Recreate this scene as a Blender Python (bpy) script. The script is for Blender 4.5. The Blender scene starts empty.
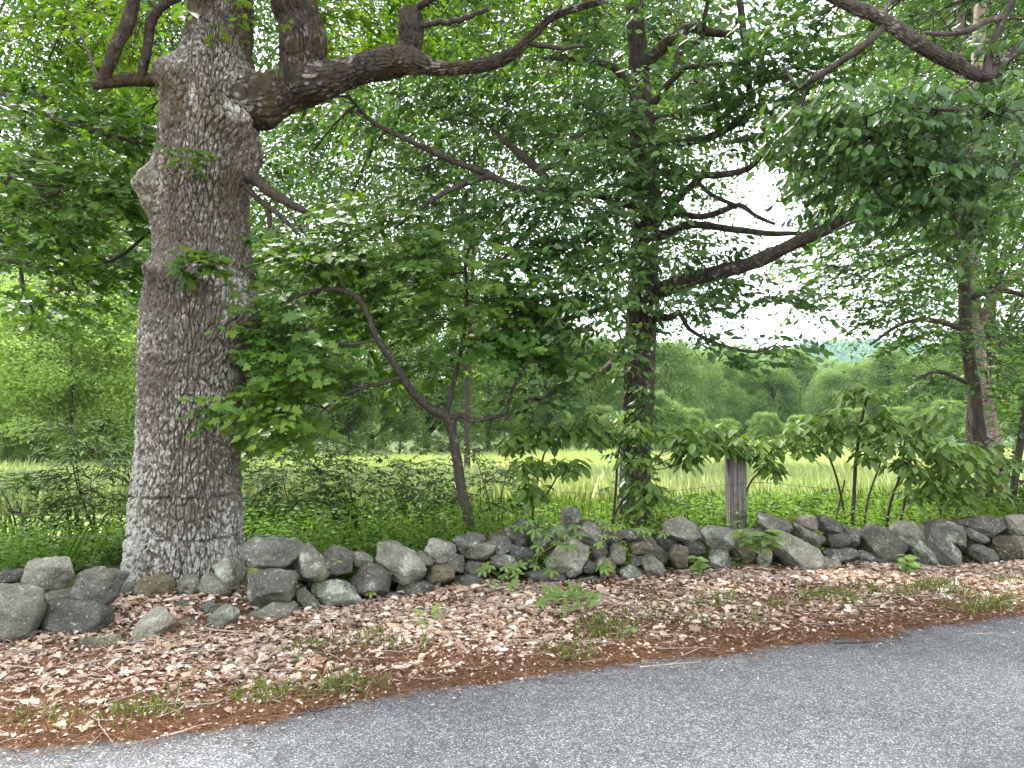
import bpy, math, random
import numpy as np
from mathutils import Vector, Matrix

rng = np.random.default_rng(11)
random.seed(5)
R = math.radians
scene = bpy.context.scene
COL = scene.collection
F = 739.0
PITCH = R(1.24)
CAMZ = 1.6

# ------------------------------------------------------------------ frame helpers
def pt(px, py, d):
    """world point at distance d (along +Y) on the ray through a picture point"""
    dx = (px - 512) / F
    dy = (384 - py) / F
    ca, sa = math.cos(PITCH), math.sin(PITCH)
    v = np.array([dx, ca - dy * sa, sa + dy * ca])
    v = v * (d / v[1])
    return np.array([v[0], v[1], CAMZ + v[2]])

def gp(px, py, z=0.0):
    """point where the ray through a picture point meets height z"""
    p = pt(px, py, 1.0)
    k = (z - CAMZ) / (p[2] - CAMZ)
    return np.array([p[0] * k, k, z])

# ------------------------------------------------------------------ numpy noise
def _h(ix, iy, iz, s):
    n = (ix * 374761393 + iy * 668265263 + iz * 2147483647 + s * 1274126177) & 0xFFFFFFFF
    n = ((n ^ (n >> 13)) * 1274126177) & 0xFFFFFFFF
    n = (n ^ (n >> 16)) & 0xFFFFFFFF
    return n / 4294967295.0

def vnoise(p, s=0):
    p = np.asarray(p, float)
    i = np.floor(p).astype(np.int64)
    f = p - i
    f = f * f * (3 - 2 * f)
    o = 0
    for a in (0, 1):
        for b in (0, 1):
            for c in (0, 1):
                w = (f[..., 0] if a else 1 - f[..., 0]) * (f[..., 1] if b else 1 - f[..., 1]) * (f[..., 2] if c else 1 - f[..., 2])
                o = o + w * _h(i[..., 0] + a, i[..., 1] + b, i[..., 2] + c, s)
    return o * 2 - 1

def fbm(p, s=0, o=3):
    r, a = 0, 1.0
    p = np.asarray(p, float)
    for k in range(o):
        r = r + a * vnoise(p, s + k)
        p = p * 2.03
        a *= 0.5
    return r

def worley(u, v, s, per=0):
    """F2-F1 of jittered cells, optionally periodic in u"""
    iu = np.floor(u).astype(np.int64)
    iv = np.floor(v).astype(np.int64)
    f1 = np.full(u.shape, 9.0)
    f2 = np.full(u.shape, 9.0)
    for a in (-1, 0, 1):
        for b in (-1, 0, 1):
            cu, cv = iu + a, iv + b
            hu = cu % per if per else cu
            d = np.hypot(cu + _h(hu, cv, 0, s) - u, cv + _h(hu, cv, 1, s) - v)
            f2 = np.minimum(f2, np.maximum(f1, d))
            f1 = np.minimum(f1, d)
    return f2 - f1

def sstep(a, b, x):
    t = np.clip((x - a) / (b - a), 0, 1)
    return t * t * (3 - 2 * t)

# ------------------------------------------------------------------ mesh builder
class MB:
    def __init__(self):
        self.v, self.loops, self.cnt, self.tint, self.n = [], [], [], [], 0

    def add(self, v, faces, tint=0.5):
        """faces: int array (m,k) all of one size"""
        v = np.asarray(v, np.float32)
        f = np.asarray(faces, np.int64)
        self.v.append(v)
        self.loops.append((f + self.n).ravel())
        self.cnt.append(np.full(len(f), f.shape[1], np.int64))
        self.tint.append(np.broadcast_to(np.asarray(tint, np.float32), (len(v),)).copy())
        self.n += len(v)
        return self

    def tube(self, pts, rad, seg=7, tint=0.5, wob=0.0, cap=True, relief=None):
        pts = np.asarray(pts, float)
        rad = np.broadcast_to(np.asarray(rad, float), (len(pts),))
        t = np.gradient(pts, axis=0)
        t /= np.linalg.norm(t, axis=1)[:, None] + 1e-9
        ref = np.array([0.31, 0.22, 1.0]) if abs(t[0][2]) < 0.8 else np.array([1.0, 0.2, 0.1])
        a = np.cross(t, ref)
        a /= np.linalg.norm(a, axis=1)[:, None] + 1e-9
        b = np.cross(t, a)
        th = np.linspace(0, 2 * np.pi, seg, endpoint=False)
        ring = np.cos(th)[None, :, None] * a[:, None, :] + np.sin(th)[None, :, None] * b[:, None, :]
        rr = rad[:, None].repeat(seg, 1)
        base = pts[:, None, :] + ring * rr[:, :, None]
        if wob:
            nz = fbm(base * (0.6 / max(rad.max(), 1e-3)) , 7, 2)
            base = pts[:, None, :] + ring * (rr * (1 + wob * nz))[:, :, None]
        if relief:
            cw, ch, dp = relief
            arc = np.r_[0, np.cumsum(np.linalg.norm(np.diff(pts, axis=0), axis=1))]
            nc = max(6, int(2 * np.pi * rad.mean() / cw))
            TH, AR = np.meshgrid(th, arc)
            w1 = fbm(base * 6, 21, 2)
            rg = sstep(0.0, 0.32, worley(TH / (2 * np.pi) * nc + 0.5 * w1, AR / ch + 0.4 * w1, 17, nc))
            base = base + ring * (dp * (rg - 1) + 0.10 * rr * fbm(base * 5, 27, 3))[:, :, None]
            tint = rg.ravel()
        n = len(pts)
        v = base.reshape(-1, 3)
        i = np.arange(n - 1)[:, None] * seg
        j = np.arange(seg)[None, :]
        j2 = (j + 1) % seg
        f = np.stack([i + j, i + j2, i + seg + j2, i + seg + j], -1).reshape(-1, 4)
        self.add(v, f, tint)
        if cap:
            for e, rr_ in ((0, 0), (n - 1, 1)):
                k = self.n
                c = base[e]
                self.add(c, np.arange(seg)[None, ::(-1 if e == 0 else 1)], 0.5)
        return self

    def build(self, name, mat, parent=None, smooth=True, origin=None):
        me = bpy.data.meshes.new(name)
        v = np.concatenate(self.v)
        if origin is not None:
            v = v - np.asarray(origin, np.float32)
        l = np.concatenate(self.loops)
        c = np.concatenate(self.cnt)
        me.vertices.add(len(v))
        me.vertices.foreach_set('co', v.astype(np.float32).ravel())
        me.loops.add(len(l))
        me.loops.foreach_set('vertex_index', l.astype(np.int32))
        me.polygons.add(len(c))
        st = np.concatenate([[0], np.cumsum(c)[:-1]])
        me.polygons.foreach_set('loop_start', st.astype(np.int32))
        me.polygons.foreach_set('loop_total', c.astype(np.int32))
        if smooth:
            me.polygons.foreach_set('use_smooth', np.ones(len(c), bool))
        at = me.attributes.new('tint', 'FLOAT', 'POINT')
        at.data.foreach_set('value', np.concatenate(self.tint))
        me.update(calc_edges=True)
        me.validate()
        if mat is not None:
            me.materials.append(mat)
        o = bpy.data.objects.new(name, me)
        COL.objects.link(o)
        if origin is not None:
            o.location = [float(q) for q in origin]
        if parent is not None:
            o.parent = parent
            if origin is None:
                o.matrix_parent_inverse = Matrix.Translation(-parent.location)
            else:
                o.location = Vector([float(q) for q in origin]) - parent.location
        return o

def spline(pts, n=6):
    """Catmull-Rom through rows (any number of columns)"""
    p = np.asarray(pts, float)
    q = np.vstack([2 * p[0] - p[1], p, 2 * p[-1] - p[-2]])
    out = []
    for i in range(1, len(q) - 2):
        for t in np.linspace(0, 1, n, endpoint=False):
            a, b, c, d = q[i - 1], q[i], q[i + 1], q[i + 2]
            out.append(0.5 * (2 * b + (c - a) * t + (2 * a - 5 * b + 4 * c - d) * t ** 2 + (3 * b - a - 3 * c + d) * t ** 3))
    out.append(p[-1])
    return np.array(out)

def empty(name, loc, label, cat, group=None, kind=None):
    o = bpy.data.objects.new(name, None)
    COL.objects.link(o)
    o.location = [float(q) for q in loc]
    o.empty_display_size = 0.1
    return tag(o, label, cat, group, kind)

def tag(o, label=None, cat=None, group=None, kind=None):
    if label: o['label'] = label
    if cat: o['category'] = cat
    if group: o['group'] = group
    if kind: o['kind'] = kind
    return o

# ------------------------------------------------------------------ materials
def mat(name):
    m = bpy.data.materials.new(name)
    m.use_nodes = True
    nt = m.node_tree
    b = nt.nodes['Principled BSDF']
    return m, nt, b

def N(nt, t, **kw):
    n = nt.nodes.new(t)
    for k, v in kw.items():
        if k.startswith('i_'):
            n.inputs[k[2:].replace('_', ' ')].default_value = v
        else:
            setattr(n, k, v)
    return n

def ramp(nt, fac, stops):
    n = nt.nodes.new('ShaderNodeValToRGB')
    e = n.color_ramp.elements
    while len(e) < len(stops): e.new(0.5)
    for k, (p, c) in enumerate(stops):
        e[k].position = p
        e[k].color = (c[0], c[1], c[2], 1) if hasattr(c, '__len__') else (c, c, c, 1)
    nt.links.new(fac, n.inputs[0])
    return n.outputs[0]

def noise(nt, co, scale, detail=4, rough=0.55, dist=0.0):
    n = N(nt, 'ShaderNodeTexNoise')
    n.inputs['Scale'].default_value = scale
    n.inputs['Detail'].default_value = detail
    n.inputs['Roughness'].default_value = rough
    n.inputs['Distortion'].default_value = dist
    nt.links.new(co, n.inputs['Vector'])
    return n.outputs['Fac']

def mixc(nt, fac, a, b, mode='MIX'):
    n = N(nt, 'ShaderNodeMix', data_type='RGBA', blend_type=mode)
    for s, x in ((n.inputs['Factor'], fac), (n.inputs['A'], a), (n.inputs['B'], b)):
        if isinstance(x, bpy.types.NodeSocket): nt.links.new(x, s)
        elif hasattr(x, '__len__'): s.default_value = (*x[:3], 1)
        else: s.default_value = x
    return n.outputs['Result']

def mth(nt, op, a, b=0.0):
    n = N(nt, 'ShaderNodeMath', operation=op)
    for s, x in ((n.inputs[0], a), (n.inputs[1], b)):
        if isinstance(x, bpy.types.NodeSocket): nt.links.new(x, s)
        else: s.default_value = x
    return n.outputs[0]

def mapping(nt, src, scale):
    n = N(nt, 'ShaderNodeMapping')
    n.inputs['Scale'].default_value = scale
    nt.links.new(src, n.inputs['Vector'])
    return n.outputs[0]

def bump(nt, b, h, strength, dist):
    n = N(nt, 'ShaderNodeBump')
    n.inputs['Strength'].default_value = strength
    n.inputs['Distance'].default_value = dist
    nt.links.new(h, n.inputs['Height'])
    nt.links.new(n.outputs[0], b.inputs['Normal'])

def geo(nt):
    return N(nt, 'ShaderNodeNewGeometry').outputs['Position']

def attr(nt, name='tint'):
    return N(nt, 'ShaderNodeAttribute', attribute_name=name).outputs['Fac']

def leaf_mat(name, cols, trans=0.42, rough=0.42, spec=0.35, tcol=(1.2, 1.25, 0.6), big=0.35, bscale=0.9):
    """leaf colour spread over the attribute 'tint', thin-leaf transmission"""
    m, nt, b = mat(name)
    a = attr(nt)
    n = len(cols)
    c = ramp(nt, a, [(k / (n - 1), col) for k, col in enumerate(cols)])
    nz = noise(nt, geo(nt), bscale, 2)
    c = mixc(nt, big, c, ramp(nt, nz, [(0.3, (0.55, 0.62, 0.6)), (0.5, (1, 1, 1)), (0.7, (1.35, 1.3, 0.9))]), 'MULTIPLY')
    nt.links.new(c, b.inputs['Base Color'])
    b.inputs['Roughness'].default_value = rough
    b.inputs['Specular IOR Level'].default_value = spec
    t = N(nt, 'ShaderNodeBsdfTranslucent')
    tc = mixc(nt, 1.0, c, tcol, 'MULTIPLY')
    nt.links.new(tc, t.inputs['Color'])
    mx = N(nt, 'ShaderNodeMixShader')
    mx.inputs[0].default_value = trans
    nt.links.new(b.outputs[0], mx.inputs[1])
    nt.links.new(t.outputs[0], mx.inputs[2])
    nt.links.new(mx.outputs[0], nt.nodes['Material Output'].inputs['Surface'])
    return m

G1 = [(0.034, 0.080, 0.013), (0.060, 0.125, 0.017), (0.095, 0.168, 0.020), (0.145, 0.215, 0.024)]
G2 = [(0.036, 0.092, 0.020), (0.062, 0.138, 0.025), (0.094, 0.180, 0.029), (0.140, 0.225, 0.034)]
GL = [(0.070, 0.130, 0.030), (0.100, 0.170, 0.040), (0.130, 0.205, 0.050), (0.170, 0.240, 0.060)]
GD = [(0.024, 0.058, 0.012), (0.039, 0.085, 0.016), (0.059, 0.116, 0.020), (0.090, 0.155, 0.026)]  # greens darkened: the trees' shade over the shrubs is put into the colour
G3 = [(0.034, 0.084, 0.026), (0.056, 0.122, 0.034), (0.084, 0.160, 0.042), (0.120, 0.200, 0.050)]
M = {}
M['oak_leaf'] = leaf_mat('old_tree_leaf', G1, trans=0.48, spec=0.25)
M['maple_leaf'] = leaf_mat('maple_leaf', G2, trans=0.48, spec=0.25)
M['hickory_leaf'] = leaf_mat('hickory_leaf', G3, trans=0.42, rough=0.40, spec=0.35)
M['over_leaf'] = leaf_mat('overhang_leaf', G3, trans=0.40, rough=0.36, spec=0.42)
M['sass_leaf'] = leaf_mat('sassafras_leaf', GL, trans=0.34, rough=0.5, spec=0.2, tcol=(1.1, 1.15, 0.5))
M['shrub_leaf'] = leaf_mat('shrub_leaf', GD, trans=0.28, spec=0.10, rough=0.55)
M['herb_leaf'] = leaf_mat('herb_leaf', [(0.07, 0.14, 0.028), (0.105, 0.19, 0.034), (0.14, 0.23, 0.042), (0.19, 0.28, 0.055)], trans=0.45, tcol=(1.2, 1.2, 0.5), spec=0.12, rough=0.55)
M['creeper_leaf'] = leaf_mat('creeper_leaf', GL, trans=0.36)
M['far_leaf'] = leaf_mat('far_leaf', [(0.075, 0.13, 0.042), (0.105, 0.17, 0.055), (0.14, 0.21, 0.068), (0.18, 0.25, 0.085)], trans=0.38, rough=0.6, spec=0.1, big=0.5, bscale=0.16, tcol=(1.15, 1.2, 0.55))  # distance haze partly put into the colour: greens lightened
M['sunlit_lime_leaf'] = leaf_mat('sunlit_pale_leaf', [(0.18, 0.27, 0.085), (0.25, 0.35, 0.115), (0.33, 0.43, 0.15), (0.42, 0.51, 0.20)], trans=0.48, rough=0.6, spec=0.1, big=0.45, bscale=0.5, tcol=(1.1, 1.15, 0.75))  # sunlight on the left trees put into the colour: brightened leaf greens
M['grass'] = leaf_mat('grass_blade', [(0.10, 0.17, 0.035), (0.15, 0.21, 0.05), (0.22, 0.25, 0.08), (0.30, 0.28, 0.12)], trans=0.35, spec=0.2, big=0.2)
M['meadow'] = leaf_mat('meadow_grass', [(0.34, 0.44, 0.19), (0.44, 0.52, 0.26), (0.54, 0.60, 0.34), (0.62, 0.64, 0.42)], trans=0.4, spec=0.1, big=0.25, bscale=0.25, tcol=(1.1, 1.1, 0.7))  # pale hay, brightened further so its colour carries the open field's light
M['litter'] = leaf_mat('fallen_leaf', [(0.18, 0.11, 0.075), (0.36, 0.245, 0.185), (0.53, 0.41, 0.33), (0.68, 0.59, 0.51)], trans=0.12, rough=0.6, spec=0.3, big=0.35, bscale=3.0, tcol=(1.2, 0.8, 0.5))
M['needle'] = leaf_mat('pine_needle', [(0.09, 0.042, 0.023), (0.21, 0.100, 0.050), (0.31, 0.165, 0.088), (0.47, 0.34, 0.23)], trans=0.1, rough=0.6, spec=0.2, big=0.35, bscale=4.0, tcol=(1.2, 0.8, 0.5))

def bark_mat(name, dark, light, lichen, la, scale=1.0, moss=0.0, stretch=0.3, low=0.0):
    m, nt, b = mat(name)
    p = geo(nt)
    ps = mapping(nt, p, (1, 1, stretch))
    n1 = noise(nt, ps, 16 * scale, 6, 0.65)
    c = ramp(nt, n1, [(0.3, dark), (0.7, light)])
    rg = attr(nt)
    n2 = noise(nt, p, 7.0 * scale, 5, 0.65, 0.4)
    n3 = noise(nt, p, 1.3, 3)
    f = mth(nt, 'ADD', mth(nt, 'MULTIPLY', n2, 0.62), mth(nt, 'ADD', mth(nt, 'MULTIPLY', n3, 0.38), mth(nt, 'MULTIPLY', rg, 0.12)))
    if low:
        sl = N(nt, 'ShaderNodeSeparateXYZ'); nt.links.new(p, sl.inputs[0])
        f = mth(nt, 'ADD', f, ramp(nt, mth(nt, 'DIVIDE', sl.outputs[2], 4.0), [(0.10, low), (0.45, 0.0)]))
    lf = ramp(nt, f, [(la, 0.0), (la + 0.09, 1.0)])
    c = mixc(nt, lf, c, mixc(nt, n1, lichen, [x * 0.8 for x in lichen]))
    if moss:
        n4 = noise(nt, mapping(nt, p, (1, 1, 0.45)), 3.2, 4, 0.6)
        sz = N(nt, 'ShaderNodeSeparateXYZ'); nt.links.new(p, sz.inputs[0])
        up = ramp(nt, mth(nt, 'DIVIDE', sz.outputs[2], 5.0), [(0.46, 0.0), (0.74, 1.0)])
        mf = mth(nt, 'MULTIPLY', ramp(nt, n4, [(0.50, 0.0), (0.58, moss)]), up)
        c = mixc(nt, mf, c, mixc(nt, n1, (0.030, 0.034, 0.010), (0.10, 0.060, 0.022)))
    nt.links.new(c, b.inputs['Base Color'])
    b.inputs['Roughness'].default_value = 0.9
    b.inputs['Specular IOR Level'].default_value = 0.15
    vo = N(nt, 'ShaderNodeTexVoronoi', feature='DISTANCE_TO_EDGE')
    vo.inputs['Scale'].default_value = 34 * scale
    nt.links.new(mapping(nt, p, (1, 1, stretch)), vo.inputs['Vector'])
    h = mth(nt, 'ADD', mth(nt, 'MULTIPLY', ramp(nt, vo.outputs['Distance'], [(0.0, 0.0), (0.2, 1.0)]), 0.6), noise(nt, ps, 60 * scale, 4, 0.7))
    bump(nt, b, h, 0.7, 0.010 / scale)
    return m

M['bark_old'] = bark_mat('old_bark', (0.058, 0.047, 0.037), (0.205, 0.178, 0.145), (0.42, 0.415, 0.36), 0.62, 3.4, moss=0.65, stretch=0.42, low=0.075)
M['bark_limb'] = bark_mat('old_limb_bark', (0.016, 0.0125, 0.010), (0.072, 0.058, 0.047), (0.27, 0.255, 0.22), 0.65, 1.6, moss=0.5)
M['bark_mid'] = bark_mat('mid_bark', (0.028, 0.023, 0.019), (0.102, 0.084, 0.069), (0.30, 0.30, 0.26), 0.66, 1.4)
M['bark_young'] = bark_mat('young_bark', (0.033, 0.028, 0.022), (0.082, 0.072, 0.058), (0.32, 0.32, 0.28), 0.62, 2.5)
M['bark_red'] = bark_mat('reddish_bark', (0.10, 0.07, 0.05), (0.27, 0.21, 0.165), (0.36, 0.33, 0.28), 0.62, 1.2)
M['twig'] = bark_mat('dark_twig', (0.022, 0.017, 0.013), (0.075, 0.06, 0.048), (0.2, 0.2, 0.17), 0.72, 3)
M['stick'] = bark_mat('dead_stick', (0.16, 0.125, 0.10), (0.44, 0.36, 0.30), (0.5, 0.47, 0.42), 0.62, 4)
M['stem'] = bark_mat('green_stem', (0.07, 0.09, 0.025), (0.14, 0.15, 0.05), (0.2, 0.2, 0.1), 0.75, 4)

def stone_mat(name, base, warm, la):
    m, nt, b = mat(name)
    oc = N(nt, 'ShaderNodeTexCoord').outputs['Object']
    ob = N(nt, 'ShaderNodeObjectInfo')
    add = N(nt, 'ShaderNodeVectorMath', operation='ADD')
    sc = N(nt, 'ShaderNodeVectorMath', operation='SCALE'); sc.inputs['Scale'].default_value = 37.0
    cmb = N(nt, 'ShaderNodeCombineXYZ')
    for k in range(3): nt.links.new(ob.outputs['Random'], cmb.inputs[k])
    nt.links.new(cmb.outputs[0], sc.inputs[0])
    nt.links.new(oc, add.inputs[0]); nt.links.new(sc.outputs[0], add.inputs[1])
    p = add.outputs[0]
    n1 = noise(nt, p, 6, 6, 0.62)
    n2 = noise(nt, p, 60, 4, 0.6)
    c = ramp(nt, n1, [(0.3, [x * 0.55 for x in base]), (0.55, base), (0.75, warm)])
    tone = ramp(nt, ob.outputs['Random'], [(0.0, (0.62, 0.63, 0.60)), (0.35, (0.88, 0.88, 0.84)), (0.65, (1.02, 0.97, 0.88)), (1.0, (1.25, 1.22, 1.15))])
    c = mixc(nt, 1.0, c, tone, 'MULTIPLY')
    c = mixc(nt, 0.55, c, ramp(nt, n2, [(0.32, 0.42), (0.66, 1.5)]), 'MULTIPLY')
    # dark moss film
    n5 = noise(nt, p, 9, 4, 0.6, 0.5)
    c = mixc(nt, ramp(nt, n5, [(0.56, 0.0), (0.68, 0.7)]), c, (0.060, 0.066, 0.040))
    # pale crustose lichen, patches with crisp lobed rims
    n3 = noise(nt, p, 6.0, 6, 0.72, 0.35)
    lf = ramp(nt, n3, [(la, 0.0), (la + 0.07, 0.8)])
    c = mixc(nt, lf, c, mixc(nt, n2, (0.20, 0.23, 0.17), (0.42, 0.44, 0.37)))
    n4 = noise(nt, p, 42, 3, 0.6, 0.2)
    c = mixc(nt, ramp(nt, n4, [(0.62, 0.0), (0.68, 0.6)]), c, (0.42, 0.43, 0.38))
    nt.links.new(c, b.inputs['Base Color'])
    b.inputs['Roughness'].default_value = 0.88
    b.inputs['Specular IOR Level'].default_value = 0.2
    h = mth(nt, 'ADD', mth(nt, 'MULTIPLY', n2, 0.45), mth(nt, 'ADD', n1, mth(nt, 'MULTIPLY', lf, 0.10)))
    bump(nt, b, h, 1.0, 0.03)
    return m
M['stone'] = stone_mat('lichened_granite', (0.142, 0.140, 0.118), (0.235, 0.228, 0.19), 0.565)
M['stone_dark'] = stone_mat('dark_granite', (0.088, 0.088, 0.077), (0.155, 0.150, 0.127), 0.60)
M['stone_pale'] = stone_mat('pale_granite', (0.20, 0.197, 0.165), (0.31, 0.30, 0.255), 0.545)
M['stone_brown'] = stone_mat('brownish_granite', (0.125, 0.112, 0.075), (0.215, 0.190, 0.135), 0.61)

# ------------------------------------------------------------------ leaves
def half(pts, fold=0.12, curl=0.18):
    """two half blades along +x, folded at the midrib; returns verts, list of loops"""
    p = np.array(pts, float)
    k = len(p)
    up = np.c_[p[:, 0], p[:, 1], fold * p[:, 1] - curl * p[:, 0] ** 2]
    dn = np.c_[p[1:-1, 0], -p[1:-1, 1], fold * p[1:-1, 1] - curl * p[1:-1, 0] ** 2]
    v = np.vstack([up, dn])
    f1 = list(range(k))[::-1]
    f2 = [0] + list(range(k, k + k - 2)) + [k - 1]
    return v, [f1, f2]
T = {
    'oval': half([(0, 0), (0.2, 0.17), (0.48, 0.245), (0.78, 0.16), (1, 0)]),
    'lance': half([(0, 0), (0.25, 0.10), (0.55, 0.12), (0.82, 0.07), (1, 0)]),
    'maple': half([(0, 0), (-0.06, 0.17), (0.10, 0.42), (0.24, 0.24), (0.50, 0.54), (0.55, 0.19), (0.74, 0.23), (1, 0)], 0.10, 0.15),
    'oak': half([(0, 0), (0.15, 0.06), (0.26, 0.19), (0.34, 0.09), (0.5, 0.29), (0.6, 0.12), (0.76, 0.25), (0.86, 0.09), (1, 0)]),
    'sass': half([(0, 0), (0.25, 0.09), (0.62, 0.36), (0.70, 0.30), (0.55, 0.13), (0.8, 0.16), (1, 0)], 0.15, 0.25),
    'flake': half([(0, 0), (0.4, 0.32), (1, 0)], 0.25, 0.1),
    'blade': half([(0, 0), (0.5, 0.02), (1, 0)], 0.1, 0.35),
}

def put_leaves(mb, kind, pos, dirv, nrm, size, tint):
    """many leaves at once"""
    n = len(pos)
    if n == 0: return
    v, loops = T[kind]
    x = dirv / (np.linalg.norm(dirv, axis=1)[:, None] + 1e-9)
    y = np.cross(nrm, x)
    y /= np.linalg.norm(y, axis=1)[:, None] + 1e-9
    z = np.cross(x, y)
    W = pos[:, None, :] + size[:, None, None] * (v[None, :, 0:1] * x[:, None] + v[None, :, 1:2] * y[:, None] + v[None, :, 2:3] * z[:, None])
    k = len(v)
    off = np.arange(n)[:, None] * k
    tv = np.repeat(tint, k)
    base = mb.n
    mb.v.append(W.reshape(-1, 3).astype(np.float32))
    mb.tint.append(tv.astype(np.float32))
    for lp in loops:
        mb.loops.append((off + np.array(lp)[None, :] + base).ravel())
        mb.cnt.append(np.full(n, len(lp), np.int64))
    mb.n += n * k

def unit(v):
    return v / (np.linalg.norm(v, axis=-1, keepdims=True) + 1e-9)

def sprays(mb, tw, base, dirv, L, nl, size, kind, droop=0.25, jit=0.38, tintc=0.5, upn=1.0, twr=0.0022, spread=0.95, face=0.0):
    """leafy shoots: base (n,3), dirv (n,3), L (n); leaves left and right along each shoot"""
    n = len(base)
    dirv = unit(dirv)
    sag = np.array([0, 0, -1.0])
    side = unit(np.cross(dirv, np.array([0, 0, 1.0])) + 1e-4)
    tt = (np.arange(nl) + 0.6) / nl
    tt = np.clip(tt[None, :] + rng.normal(0, 0.04, (n, nl)), 0.06, 1.0)
    P = base[:, None] + dirv[:, None] * (L[:, None] * tt)[..., None] + sag * (0.22 * L[:, None] * tt ** 2)[..., None]
    sg = np.where((np.arange(nl) % 2) == 0, 1.0, -1.0)[None, :] * np.ones((n, 1))
    ang = np.where(tt > 0.93, 0.15, spread) * sg + rng.normal(0, 0.22, (n, nl))
    D = dirv[:, None] * np.cos(ang)[..., None] + side[:, None] * np.sin(ang)[..., None]
    D = D + sag * (droop + rng.normal(0, 0.18, (n, nl)))[..., None] + rng.normal(0, 0.12, (n, nl, 3))
    Nn = np.array([0, -face, upn]) + rng.normal(0, jit, (n, nl, 3))
    s = size * rng.uniform(0.62, 1.18, (n, nl)) * (0.75 + 0.35 * np.sin(np.pi * np.clip(tt, 0, 1)))
    t0 = np.clip(tintc + rng.normal(0, 0.16, (n, 1)) + rng.normal(0, 0.17, (n, nl)), 0, 1)
    petiole = unit(D) * (s * 0.18)[..., None]
    put_leaves(mb, kind, (P + petiole).reshape(-1, 3), D.reshape(-1, 3), Nn.reshape(-1, 3), s.ravel(), t0.ravel())
    if tw is not None:
        u = np.linspace(0, 1, 4)
        for i in range(n):
            q = base[i] + dirv[i] * (L[i] * u)[:, None] + sag * (0.22 * L[i] * u ** 2)[:, None]
            tw.tube(q, np.linspace(twr * 1.5, twr * 0.6, 4), 3, cap=False)

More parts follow.
